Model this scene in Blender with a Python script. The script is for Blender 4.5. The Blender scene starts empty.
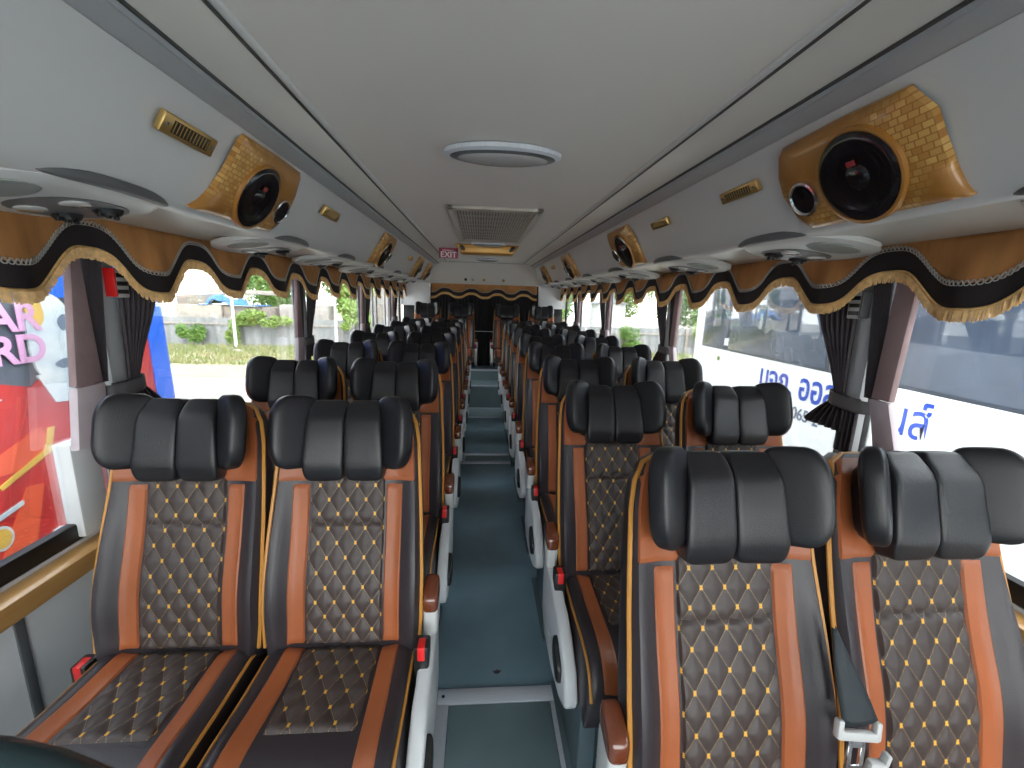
import bpy, bmesh, math, random
from mathutils import Vector, Matrix
random.seed(7)
SC = bpy.context.scene
COL = SC.collection
PI = math.pi
BC = 0.065            # bus centre line
def sgn(v): return 1 if v >= 0 else -1
def lerp(a, b, t): return a + (b - a) * t
def clamp(v, a=0.0, b=1.0): return max(a, min(b, v))
def smooth(a, b, x):
    t = clamp((x - a) / (b - a)); return t * t * (3 - 2 * t)
def interp(tab, x):
    if x <= tab[0][0]: return tab[0][1]
    for (x0, y0), (x1, y1) in zip(tab, tab[1:]):
        if x <= x1: return lerp(y0, y1, (x - x0) / (x1 - x0))
    return tab[-1][1]

# ------------------------------------------------------------------ materials
class NT:
    def __init__(self, name):
        self.m = bpy.data.materials.new(name); self.m.use_nodes = True
        self.t = self.m.node_tree; self.n = self.t.nodes; self.l = self.t.links
        self.b = self.n['Principled BSDF']
    def node(self, kind, **kw):
        n = self.n.new(kind)
        for k, v in kw.items(): setattr(n, k, v)
        return n
    def put(self, sock, v):
        if hasattr(v, 'is_output') or isinstance(v, bpy.types.NodeSocket): self.l.new(v, sock)
        else: sock.default_value = v
    def math(self, op, a, b=0.0, c=0.0):
        n = self.node('ShaderNodeMath', operation=op)
        for i, v in enumerate((a, b, c)): self.put(n.inputs[i], v)
        return n.outputs[0]
    def mix(self, f, a, b):
        n = self.node('ShaderNodeMix', data_type='RGBA')
        self.put(n.inputs[0], f)
        for i, v in ((6, a), (7, b)):
            self.put(n.inputs[i], v if isinstance(v, bpy.types.NodeSocket) else (*v, 1))
        return n.outputs[2]
    def coord(self, which='Object', scale=(1, 1, 1)):
        tc = self.node('ShaderNodeTexCoord'); mp = self.node('ShaderNodeMapping')
        mp.inputs['Scale'].default_value = scale
        self.l.new(tc.outputs[which], mp.inputs['Vector']); return mp.outputs[0]
    def noise(self, scale, vec=None, detail=3.0, rough=0.55):
        n = self.node('ShaderNodeTexNoise'); n.inputs['Scale'].default_value = scale
        n.inputs['Detail'].default_value = detail; n.inputs['Roughness'].default_value = rough
        self.l.new(vec if vec is not None else self.coord(), n.inputs['Vector']); return n
    def bump(self, h, strength=0.2, dist=0.002):
        n = self.node('ShaderNodeBump'); n.inputs['Strength'].default_value = strength
        n.inputs['Distance'].default_value = dist
        self.l.new(h, n.inputs['Height']); self.l.new(n.outputs[0], self.b.inputs['Normal'])

def mat(name, col, rough=0.5, metal=0.0, var=0.0, vscale=6.0, bump=0.0, bscale=300.0, spec=0.5, coat=0.0, stretch=(1, 1, 1), bdist=0.002, col2=None):
    q = NT(name); b = q.b
    b.inputs['Roughness'].default_value = rough; b.inputs['Metallic'].default_value = metal
    b.inputs['Specular IOR Level'].default_value = spec; b.inputs['Coat Weight'].default_value = coat
    b.inputs['Base Color'].default_value = (*col, 1)
    if var > 0 or col2:
        n = q.noise(vscale, q.coord('Object', stretch))
        c2 = col2 if col2 else tuple(min(1, c * (1 + var)) for c in col)
        c1 = col if col2 else tuple(c * (1 - var) for c in col)
        r = q.node('ShaderNodeMapRange'); r.inputs[1].default_value = 0.3; r.inputs[2].default_value = 0.7
        q.l.new(n.outputs[0], r.inputs[0])
        q.l.new(q.mix(r.outputs[0], c1, c2), b.inputs['Base Color'])
    if bump > 0:
        q.bump(q.noise(bscale, q.coord('Object', stretch)).outputs[0], bump, bdist)
    return q.m

QP, QQ = 0.0525, 0.082   # diamond pitch across / along
def quilt_mat(name, col):
    q = NT(name)
    uv = q.node('ShaderNodeUVMap'); sp = q.node('ShaderNodeSeparateXYZ'); q.l.new(uv.outputs[0], sp.inputs[0])
    u = q.math('DIVIDE', sp.outputs[0], QP); v = q.math('DIVIDE', sp.outputs[1], QQ)
    def d(s):
        f = q.math('FRACT', q.math('ADD', s, 100.5)); return q.math('ABSOLUTE', q.math('SUBTRACT', f, 0.5))
    da, db = d(q.math('ADD', u, v)), d(q.math('SUBTRACT', u, v))
    mn, mx = q.math('MINIMUM', da, db), q.math('MAXIMUM', da, db)
    tuft = q.math('MULTIPLY', q.math('LESS_THAN', mx, 0.105), q.math('LESS_THAN', mn, 0.046))
    dash = q.math('GREATER_THAN', q.math('FRACT', q.math('MULTIPLY', sp.outputs[1], 330.0)), 0.4)
    line = q.math('MULTIPLY', q.math('LESS_THAN', mn, 0.012), dash)
    nz = q.noise(9.0)
    base = q.mix(nz.outputs[0], tuple(c * 0.8 for c in col), tuple(c * 1.25 for c in col))
    c1 = q.mix(line, base, (0.42, 0.28, 0.12)); c2 = q.mix(tuft, c1, (0.80, 0.42, 0.05))
    q.l.new(c2, q.b.inputs['Base Color'])
    q.b.inputs['Roughness'].default_value = 0.5
    q.bump(q.noise(420.0).outputs[0], 0.15, 0.001)
    return q.m

def glass_mat(name, tint, refl):
    q = NT(name)
    tr = q.node('ShaderNodeBsdfTransparent'); tr.inputs[0].default_value = (*tint, 1)
    gl = q.node('ShaderNodeBsdfGlossy'); gl.inputs['Roughness'].default_value = 0.02
    lw = q.node('ShaderNodeFresnel'); lw.inputs[0].default_value = 1.4
    f = q.math('MULTIPLY', lw.outputs[0], refl)
    mx = q.node('ShaderNodeMixShader'); q.l.new(f, mx.inputs[0]); q.l.new(tr.outputs[0], mx.inputs[1]); q.l.new(gl.outputs[0], mx.inputs[2])
    q.l.new(mx.outputs[0], q.n['Material Output'].inputs[0]); return q.m

def wood_mat(name, a, b, rough=0.35, coat=0.3):
    q = NT(name)
    n = q.noise(7.0, q.coord('Object', (14, 1.2, 14)), 6.0, 0.6)
    q.l.new(q.mix(n.outputs[0], a, b), q.b.inputs['Base Color']); q.b.inputs['Roughness'].default_value = rough
    q.b.inputs['Coat Weight'].default_value = coat; return q.m

def mosaic_mat(name):
    q = NT(name)
    v = q.coord('UV', (1, 1, 1)); ck = q.node('ShaderNodeTexBrick')
    ck.inputs['Scale'].default_value = 1.0
    ck.inputs['Brick Width'].default_value = 0.017; ck.inputs['Row Height'].default_value = 0.013
    ck.inputs['Mortar Size'].default_value = 0.0012; ck.offset = 0.5
    for i, c in ((1, (0.44, 0.21, 0.045)), (2, (0.70, 0.44, 0.15)), (3, (0.37, 0.165, 0.033))): ck.inputs[i].default_value = (*c, 1)
    q.l.new(v, ck.inputs[0])
    n = q.noise(5.0, v, 2.0); r = q.node('ShaderNodeMapRange'); r.inputs[1].default_value = 0.47; r.inputs[2].default_value = 0.60
    q.l.new(n.outputs[0], r.inputs[0])
    q.l.new(q.mix(r.outputs[0], (0.38, 0.17, 0.034), ck.outputs[0]), q.b.inputs['Base Color'])
    q.b.inputs['Roughness'].default_value = 0.35; q.b.inputs['Metallic'].default_value = 0.1; q.b.inputs['Coat Weight'].default_value = 0.35
    return q.m

M = {}
M['black'] = mat('black_leather', (0.011, 0.011, 0.014), 0.37, bump=0.25, bscale=380, var=0.2, vscale=5)
M['bolster'] = mat('charcoal_leather', (0.034, 0.028, 0.033), 0.38, bump=0.25, bscale=380, var=0.15)
M['orange'] = mat('chestnut_leather', (0.37, 0.105, 0.036), 0.42, bump=0.25, bscale=380, var=0.1)
M['quilt'] = quilt_mat('quilted_brown_leather', (0.058, 0.043, 0.040))
M['piping'] = mat('amber_piping', (0.58, 0.26, 0.05), 0.4)
M['white_plastic'] = mat('white_plastic', (0.62, 0.64, 0.66), 0.4, var=0.06)
M['black_plastic'] = mat('black_plastic', (0.012, 0.012, 0.013), 0.35)
M['red'] = mat('red_plastic', (0.75, 0.02, 0.02), 0.3)
M['emblem'] = mat('dull_red_emblem', (0.30, 0.03, 0.03), 0.4)
M['armwood'] = wood_mat('dark_red_wood', (0.10, 0.022, 0.010), (0.20, 0.055, 0.022), 0.2, 0.8)
M['frame'] = mat('grey_steel', (0.12, 0.17, 0.19), 0.45, 0.3)
M['chrome'] = mat('chrome', (0.75, 0.76, 0.78), 0.18, 1.0)
M['webbing'] = mat('black_webbing', (0.02, 0.028, 0.034), 0.6, bump=0.4, bscale=700)
M['floor'] = mat('teal_vinyl', (0.19, 0.30, 0.36), 0.38, var=0.16, vscale=2.5, bump=0.1, bscale=160)
M['floor2'] = mat('grey_teal_vinyl', (0.20, 0.285, 0.305), 0.38, var=0.12, vscale=3, bump=0.1, bscale=160)
M['alu'] = mat('brushed_aluminium', (0.60, 0.64, 0.70), 0.38, 0.1, var=0.08, vscale=14, stretch=(1, 30, 1))
M['ceil'] = mat('ceiling_lining', (0.70, 0.67, 0.63), 0.55, var=0.02, vscale=2, bump=0.05, bscale=90)
M['duct'] = mat('duct_panel', (0.62, 0.625, 0.62), 0.32, var=0.025, vscale=3)
M['duct2'] = mat('duct_band', (0.64, 0.625, 0.585), 0.3, var=0.03, vscale=3)
M['strip'] = mat('blue_grey_strip', (0.45, 0.475, 0.50), 0.3, 0.2)
M['rail'] = mat('metal_rail', (0.66, 0.66, 0.66), 0.3, 0.15)
M['gapshade_scuff'] = mat('gap_shade_and_scuff', (0.06, 0.06, 0.06), 0.6)  # near-black for shade painted in the ceiling gaps; also colours the floor scuff
M['wall'] = mat('white_wall_panel', (0.80, 0.81, 0.82), 0.4, var=0.03)
M['rubber'] = mat('black_rubber', (0.012, 0.012, 0.013), 0.5)
M['sillwood'] = wood_mat('varnished_pine', (0.42, 0.21, 0.06), (0.58, 0.33, 0.12), 0.3, 0.4)
M['velvet'] = mat('mauve_velvet', (0.31, 0.215, 0.22), 0.75, var=0.12, vscale=12, bump=0.3, bscale=250)
M['velvet_sunlit'] = mat('sunlit_mauve_velvet', (0.62, 0.53, 0.57), 0.6, var=0.08, vscale=12, bump=0.2, bscale=250)  # same mauve velvet, with sunlight put into a paler colour
M['pleat'] = mat('dark_pleated_cloth', (0.055, 0.045, 0.052), 0.7, var=0.15, vscale=20, bump=0.3, bscale=400)
M['tie'] = mat('grey_tieback_cloth', (0.12, 0.115, 0.12), 0.6)
M['post'] = mat('grey_post_paint', (0.40, 0.41, 0.415), 0.4)
M['tan'] = mat('tan_velvet', (0.45, 0.20, 0.06), 0.7, var=0.2, vscale=7, stretch=(1, 3, 0.6), bump=0.3, bscale=260)
M['band'] = mat('black_velvet_band', (0.014, 0.009, 0.010), 0.7, bump=0.25, bscale=300)
M['braid'] = mat('silver_black_braid', (0.45, 0.43, 0.40), 0.4, 0.3)
M['fringe'] = mat('gold_fringe', (0.70, 0.43, 0.17), 0.45, 0.1, var=0.25, vscale=60)
M['gold'] = mat('brass_gold', (0.50, 0.33, 0.12), 0.3, 0.7)
M['mosaic'] = mosaic_mat('gold_mosaic')
M['goldpanel'] = mat('gold_satin', (0.50, 0.27, 0.06), 0.35, 0.3, var=0.1)
M['goldrim'] = mat('dark_gold_rim', (0.36, 0.16, 0.032), 0.35, 0.1, coat=0.35)
M['cone'] = mat('speaker_cone', (0.006, 0.006, 0.008), 0.22, coat=0.4)
M['greyplastic'] = mat('grey_plastic', (0.11, 0.115, 0.12), 0.4)
M['lightgrey'] = mat('light_grey_plastic', (0.55, 0.555, 0.55), 0.35)
M['grille'] = mat('grille_grey_green', (0.27, 0.29, 0.27), 0.6, bump=0.5, bscale=900)
M['beige'] = mat('beige_plastic', (0.50, 0.475, 0.42), 0.45)
M['dome'] = mat('dome_lens', (0.45, 0.45, 0.44), 0.15, coat=0.4)
M['glass'] = glass_mat('window_glass', (0.94, 0.96, 0.96), 0.5)
M['teal'] = mat('dark_teal_moulding', (0.02, 0.04, 0.045), 0.25, coat=0.3)
M['magenta'] = mat('maroon_sign', (0.33, 0.035, 0.09), 0.35)
M['signwhite'] = mat('white_lettering', (0.85, 0.82, 0.84), 0.5)
M['darkcloth'] = mat('black_rear_curtain', (0.008, 0.008, 0.010), 0.75, bump=0.2, bscale=200)
M['buswhite'] = mat('white_coach_paint', (0.86, 0.87, 0.88), 0.2, coat=0.5)
M['busglass'] = mat('tinted_coach_glass', (0.055, 0.07, 0.10), 0.06, coat=0.6, var=0.35, vscale=1.2)
M['blue'] = mat('blue_lettering', (0.010, 0.055, 0.40), 0.4)
M['bluegrey'] = mat('grey_lettering', (0.12, 0.16, 0.22), 0.4)
M['paintred'] = mat('red_coach_paint', (0.50, 0.022, 0.018), 0.3, col2=(0.30, 0.012, 0.014), vscale=2.2)
M['paintorange'] = mat('orange_red_paint', (0.60, 0.08, 0.03), 0.3)
M['paintblack'] = mat('charcoal_coach_paint', (0.045, 0.055, 0.075), 0.3, var=0.5, vscale=1.5)
M['paintblue'] = mat('bright_blue_paint', (0.012, 0.11, 0.62), 0.25)
M['paintwhite'] = mat('pale_mural_paint', (0.60, 0.63, 0.63), 0.35, col2=(0.36, 0.46, 0.52), vscale=7)
M['paintyellow'] = mat('yellow_mural_paint', (0.55, 0.36, 0.06), 0.35)
M['paintdark'] = mat('dark_red_mural_paint', (0.16, 0.03, 0.04), 0.35, var=0.5, vscale=5)
M['paintpink'] = mat('pink_lettering', (0.52, 0.28, 0.46), 0.4)
M['ground'] = mat('pale_concrete_yard', (0.36, 0.34, 0.30), 0.9, col2=(0.25, 0.235, 0.20), vscale=0.5)
M['fence'] = mat('weathered_sheet_fence', (0.34, 0.35, 0.35), 0.7, col2=(0.22, 0.225, 0.23), vscale=1.5, stretch=(1, 1, 0.3))
M['leaf'] = mat('green_leaves', (0.08, 0.18, 0.03), 0.55, col2=(0.17, 0.29, 0.055), vscale=1.3)
M['leaf2'] = mat('yellow_green_leaves', (0.17, 0.29, 0.05), 0.55, col2=(0.27, 0.36, 0.09), vscale=1.3)
M['grass'] = mat('rough_grass', (0.17, 0.24, 0.06), 0.8, col2=(0.33, 0.29, 0.15), vscale=1.0)
M['bark'] = mat('tree_bark', (0.20, 0.15, 0.10), 0.9, var=0.3, vscale=4)
M['tarp'] = mat('blue_tarpaulin', (0.03, 0.15, 0.45), 0.4, var=0.25, vscale=3)
M['scrap'] = mat('scrap_timber', (0.30, 0.24, 0.19), 0.85, col2=(0.20, 0.19, 0.19), vscale=3)
M['slab'] = mat('pale_slab', (0.38, 0.34, 0.29), 0.85, var=0.15)
M['polewhite'] = mat('white_pole_paint', (0.75, 0.76, 0.75), 0.5)
M['house'] = mat('grey_house_wall', (0.36, 0.33, 0.30), 0.8, var=0.1)
M['houseroof'] = mat('grey_roof', (0.22, 0.22, 0.23), 0.7)

# ------------------------------------------------------------------ mesh helpers
class MB:
    def __init__(s): s.v = []; s.f = []; s.uv = None; s.mi = []
    def add(s, V, F, mi=0):
        o = len(s.v); s.v += [tuple(p) for p in V]; s.f += [tuple(i + o for i in f) for f in F]; s.mi += [mi] * len(F); return s
    def grid(s, nu, nv, fn, cu=False, cv=False, mi=0):
        V = [fn(i / (nu if cu else nu - 1), j / (nv if cv else nv - 1)) for j in range(nv) for i in range(nu)]
        F = []
        for j in range(nv if cv else nv - 1):
            for i in range(nu if cu else nu - 1):
                a = j * nu + i; b = j * nu + (i + 1) % nu; c = ((j + 1) % nv) * nu + (i + 1) % nu; d = ((j + 1) % nv) * nu + i
                F.append((a, b, c, d))
        return s.add(V, F, mi)
    def box(s, x0, x1, y0, y1, z0, z1, bev=0.0, seg=2, rot=None, mi=0):
        bm = bmesh.new(); bmesh.ops.create_cube(bm, size=1)
        for v in bm.verts: v.co = Vector(((x0 + x1) / 2 + v.co.x * (x1 - x0), (y0 + y1) / 2 + v.co.y * (y1 - y0), (z0 + z1) / 2 + v.co.z * (z1 - z0)))
        if bev > 0: bmesh.ops.bevel(bm, geom=bm.edges[:], offset=bev, segments=seg, affect='EDGES', profile=0.5)
        s.bm(bm, rot, mi); return s
    def bm(s, bm, rot=None, mi=0):
        bm.verts.ensure_lookup_table(); bm.verts.index_update()
        V = [(rot @ v.co if rot else v.co.copy()) for v in bm.verts]
        s.add(V, [tuple(v.index for v in f.verts) for f in bm.faces], mi); bm.free()
    def prism(s, poly, axis, t0, t1, bev=0.0, seg=2, mi=0):
        bm = bmesh.new(); n = len(poly)
        def P(a, b, t): return {'x': (t, a, b), 'y': (a, t, b), 'z': (a, b, t)}[axis]
        A = [bm.verts.new(P(a, b, t0)) for a, b in poly]; B = [bm.verts.new(P(a, b, t1)) for a, b in poly]
        bm.faces.new(A); bm.faces.new(B[::-1])
        for i in range(n): bm.faces.new((A[i], B[i], B[(i + 1) % n], A[(i + 1) % n]))
        bmesh.ops.recalc_face_normals(bm, faces=bm.faces[:])
        if bev > 0:
            es = [e for e in bm.edges if abs((e.verts[0].co - e.verts[1].co)['xyz'.index(axis)]) < 1e-6]
            bmesh.ops.bevel(bm, geom=es, offset=bev, segments=seg, affect='EDGES', profile=0.5)
        s.bm(bm, None, mi); return s
    def tube(s, pts, r, n=8, closed=False, flat=None, mi=0):
        pts = [Vector(p) for p in pts]; N = len(pts); V = []; up = None
        for i, p in enumerate(pts):
            a = pts[(i - 1) % N] if (closed or i > 0) else p; b = pts[(i + 1) % N] if (closed or i < N - 1) else p
            t = (b - a).normalized()
            if up is None:
                up = Vector((0, 0, 1)) if abs(t.z) < 0.9 else Vector((1, 0, 0))
            u = (up - t * up.dot(t)); u = u.normalized() if u.length > 1e-6 else t.orthogonal().normalized(); up = u
            w = t.cross(u); rr = r(i / max(1, N - 1)) if callable(r) else r
            for k in range(n):
                an = 2 * PI * k / n; V.append(p + (u * math.cos(an) * (flat or 1) + w * math.sin(an)) * rr)
        F = []
        for i in range(N if closed else N - 1):
            for k in range(n):
                a = i * n + k; b = i * n + (k + 1) % n; c = ((i + 1) % N) * n + (k + 1) % n; d = ((i + 1) % N) * n + k
                F.append((a, b, c, d))
        if not closed: F += [tuple(range(n))[::-1], tuple(range((N - 1) * n, N * n))]
        return s.add(V, F, mi)
    def sell(s, c, r, e1=1.0, e2=1.0, nu=28, nv=16, tf=None, mi=0):
        def pw(v, e): return sgn(v) * abs(v) ** e
        def fn(i, j):
            a = 2 * PI * i; b = -PI / 2 + PI * clamp(j, 0.004, 0.996)
            p = Vector((r[0] * pw(math.cos(b), e1) * pw(math.cos(a), e2), r[1] * pw(math.cos(b), e1) * pw(math.sin(a), e2), r[2] * pw(math.sin(b), e1)))
            if tf: p = Vector(tf(p))
            return p + Vector(c)
        o = len(s.v); s.grid(nu, nv, fn, cu=True, mi=mi)
        s.f += [tuple(o + k for k in range(nu))[::-1], tuple(o + (nv - 1) * nu + k for k in range(nu))]; s.mi += [mi, mi]
        return s
    def disc(s, c, r, ax, h, n=28, r2=None, prof=None, mi=0):
        """lathe about axis ax at c; prof list of (radius, height)"""
        ax = Vector(ax).normalized(); u = ax.orthogonal().normalized(); w = ax.cross(u); c = Vector(c)
        prof = prof or [(0.0001, h), (r * 0.94, h), (r, h * 0.8), (r, 0)]
        s.grid(n, len(prof), lambda i, j: c + (u * math.cos(2 * PI * i) + w * math.sin(2 * PI * i)) * prof[round(j * (len(prof) - 1))][0] + ax * prof[round(j * (len(prof) - 1))][1], cu=True, mi=mi)
        return s
    def mesh(s, name, mats, smooth=True, angle=40):
        me = bpy.data.meshes.new(name); me.from_pydata(s.v, [], s.f)
        for m in (mats if isinstance(mats, (list, tuple)) else [mats]): me.materials.append(M[m] if isinstance(m, str) else m)
        if any(s.mi): me.polygons.foreach_set('material_index', s.mi)
        bm = bmesh.new(); bm.from_mesh(me); bmesh.ops.recalc_face_normals(bm, faces=bm.faces[:]); bm.to_mesh(me); bm.free()
        if s.uv:
            l = me.uv_layers.new(name='UVMap')
            for lp in me.loops: l.data[lp.index].uv = s.uv[lp.vertex_index]
        if smooth:
            me.polygons.foreach_set('use_smooth', [True] * len(me.polygons)); me.set_sharp_from_angle(angle=math.radians(angle))
        me.update(); return me
    def obj(s, name, mats, parent=None, smooth=True, angle=40, label=None):
        o = bpy.data.objects.new(name, s.mesh(name, mats, smooth, angle)); COL.objects.link(o)
        if parent: o.parent = parent
        if label: o['label'] = label
        return o

def tag(o, label=None, cat=None, group=None, kind=None, loc=None):
    for k, v in (('label', label), ('category', cat), ('group', group), ('kind', kind)):
        if v: o[k] = v
    if loc is not None: o.location = loc
    return o
def thing(name, label, cat, loc=(0, 0, 0), group=None, rz=0.0):
    o = bpy.data.objects.new(name, None); COL.objects.link(o); o.location = loc; o.rotation_euler = (0, 0, rz); o.empty_display_size = 0.1
    return tag(o, label, cat, group)
def struct(o): o['kind'] = 'structure'; return o
def copy_tree(src, parent=None):
    c = src.copy(); COL.objects.link(c); c.parent = parent
    for ch in list(KIDS.get(src.name, [])) or [x for x in src.children]: copy_tree(ch, c)
    return c
KIDS = {}
def text(body, mat_, size, loc, rot, name, parent=None, ext=0.002, bold=0.0, align='LEFT', sx=1.0):
    cu = bpy.data.curves.new(name, 'FONT'); cu.body = body; cu.size = size; cu.extrude = ext; cu.offset = bold; cu.align_x = align
    cu.materials.append(M[mat_]); o = bpy.data.objects.new(name, cu); COL.objects.link(o); o.location = loc; o.rotation_euler = rot; o.scale = (sx, 1, 1)
    bpy.context.view_layer.update()
    me = bpy.data.meshes.new_from_object(o.evaluated_get(bpy.context.evaluated_depsgraph_get()))
    bm = bmesh.new(); bm.from_mesh(me); bmesh.ops.remove_doubles(bm, verts=bm.verts[:], dist=1e-6); bmesh.ops.recalc_face_normals(bm, faces=bm.faces[:]); bm.to_mesh(me); bm.free()
    me.polygons.foreach_set('use_smooth', [False] * len(me.polygons)); me.update()
    q = bpy.data.objects.new(name + '_', me); COL.objects.link(q); q.location = loc; q.rotation_euler = rot; q.scale = (sx, 1, 1)
    bpy.data.objects.remove(o); bpy.data.curves.remove(cu); q.name = name
    if not me.materials: me.materials.append(M[mat_])
    if parent: q.parent = parent
    return q

# ------------------------------------------------------------------ passenger seat
TH = math.radians(14.0)
def B(x, s, d):   # across, up the backrest, forward of it
    return (x, s * math.sin(TH) - d * math.cos(TH), 0.48 + s * math.cos(TH) + d * math.sin(TH))
WT = [(-0.06, 0.205), (0, 0.217), (0.08, 0.222), (0.2, 0.222), (0.35, 0.216), (0.45, 0.210), (0.58, 0.203), (0.64, 0.192), (0.672, 0.165), (0.69, 0.12)]
def W(s): return interp(WT, s)
def Fd(x, s):
    bol = interp([(0, 0.030), (0.1, 0.036), (0.3, 0.034), (0.46, 0.016), (0.7, 0.006)], s)
    e = abs(x) / W(s)
    F = 0.022 + 0.014 * math.exp(-((s - 0.16) / 0.12) ** 2) + bol * smooth(0.135, 0.195, abs(x))
    if e > 0.90:
        k = clamp((e - 0.90) / 0.10); F = -0.02 + (F + 0.02) * math.sqrt(max(0, 1 - k * k))
    if s > 0.64: F -= 0.05 * smooth(0.64, 0.70, s)
    if s < 0.0: F -= 0.02 * smooth(0, -0.06, s)
    return F
def back_body():
    m = MB(); NF, NB = 34, 14; N = NF + NB
    ss = [-0.06, -0.04, -0.01] + [0.03 + 0.6 * k / 24 for k in range(25)] + [0.648, 0.664, 0.678, 0.69]
    def fn(i, j):
        s = ss[round(j * (len(ss) - 1))]; k = round(i * N); w = W(s)
        if k < NF:
            u = math.sin((-0.5 + (k + 0.5) / NF) * PI); return B(u * w, s, Fd(u * w, s))
        u = math.sin((0.5 - (k - NF + 0.5) / NB) * PI); bd = -0.075 + 0.02 * smooth(0.5, 0.69, s)
        return B(u * w * 0.99, s, -0.02 + (bd + 0.02) * (1 - abs(u) ** 5) ** 0.5)
    m.grid(N, len(ss), fn, cu=True)
    m.f += [tuple(range(N)), tuple((len(ss) - 1) * N + k for k in range(N))]; m.mi += [0, 0]
    return m
def pillow(u, v, ru=0.08, rv=0.04):
    a = min(u, 1 - u) / ru; b = min(v, 1 - v) / rv
    f = lambda t: math.sqrt(max(0.0, 1 - (1 - clamp(t)) ** 2))
    return f(a) * f(b)
def quilt_h(u, v, H):
    a, b = u / QP + v / QQ, u / QP - v / QQ
    da, db = abs(a - round(a)), abs(b - round(b))
    return H * (1 - (1 - clamp(2.0 * min(da, db))) ** 2.2)
def panel(surf, x0, x1, s0, s1, nu, nv, t, quilt=0.0, seam=None, edge=(0.08, 0.04), bend=None):
    """pillowed sheet lying on surf(x, s, lift)"""
    m = MB(); m.uv = []
    def fn(i, j):
        s = lerp(s0, s1, j); xa = x0(s) if callable(x0) else x0; xb = x1(s) if callable(x1) else x1; x = lerp(xa, xb, i)
        pl = pillow(i, j, *edge)
        h = -0.003 + (t + 0.003) * pl
        if quilt:
            h += quilt_h(x, s, quilt) * pl
            if seam is not None: h -= 0.006 * math.exp(-((s - seam) / 0.006) ** 2)
        m.uv.append((x, s)); return surf(x, s, h)
    m.grid(nu, nv, fn); return m
def back_surf(x, s, h): return B(x, s, Fd(x, s) + h)
YF, YB, ZB = -0.435, 0.05, 0.335
def cw(y): return 0.219 + 0.003 * smooth(-0.05, -0.35, y)
def cz(x, y):
    u = clamp(x / cw(y), -1, 1); v = clamp((y - (YF + YB) / 2) / ((YB - YF) / 2), -1, 1)
    T = 0.478 + 0.018 * smooth(0.12, 0.19, abs(x)) + 0.012 * smooth(-0.15, -0.35, y) - 0.01 * smooth(-0.05, 0.0, y)
    ex = (1 - abs(u) ** 14) ** 0.5; ey = (1 - abs(v) ** (5 if v < 0 else 9)) ** 0.5
    return ZB + (T - ZB) * ex * ey
def cush_surf(x, y, h): return (x, y, cz(x, y) + h)
def cushion_body():
    m = MB(); nu, nv = 36, 40
    def fn(i, j):
        u = math.sin((i - 0.5) * PI); v = math.sin((j - 0.5) * PI)
        y = (YF + YB) / 2 + (YB - YF) / 2 * v; x = cw(y) * u; return (x, y, cz(x, y))
    m.grid(nu, nv, fn)
    ring = [i for i in range(nu)] + [j * nu + nu - 1 for j in range(1, nv)] + [(nv - 1) * nu + i for i in range(nu - 2, -1, -1)] + [j * nu for j in range(nv - 2, 0, -1)]
    m.f.append(tuple(ring)); m.mi.append(0)
    return m
def wing(side):
    m = MB(); ang = side * math.radians(44)
    ca, sa = math.cos(ang), math.sin(ang)
    def tf(p):  # x: lateral, y: thickness (forward), z: along s
        x, y, z = p
        o = x * side                                 # outward coordinate
        z *= 1.0 - 0.28 * smooth(0.0, 0.09, o) ** 2
        z += 0.012 * o / 0.08
        y += 0.018 * (1 - (o / 0.08) ** 2) * 0.4
        xx = x * ca - y * sa; yy = x * sa + y * ca
        return B(side * 0.128 + xx, 0.598 + z, 0.088 + yy * (1 if True else 1) if True else 0)
    def tf2(p):
        x, y, z = p; o = x * side
        z *= 1.0 - 0.30 * smooth(0.0, 0.09, o) ** 2
        xx = x * ca - y * abs(sa) * side; dd = abs(sa) * o + y * ca
        return B(side * 0.136 + xx, 0.609 + z, 0.074 + dd)
    m.sell((0, 0, 0), (0.067, 0.026, 0.103), 0.5, 0.45, 32, 22, tf2)
    return m
def pad(side):
    m = MB()
    def tf(p):
        x, y, z = p; k = 1 - 0.10 * smooth(-0.1, 0.11, z)
        d = 0.058 + y - 0.028 * smooth(0.05, 0.115, z) - 0.012 * smooth(-0.06, -0.115, z) + 0.10 * (abs(side * 0.051 + x)) ** 1.5 * 2
        return B((side * 0.0555 + x) * k, 0.585 + z, d)
    m.sell((0, 0, 0), (0.0560, 0.030, 0.115), 0.30, 0.26, 36, 26, tf)
    return m

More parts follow.
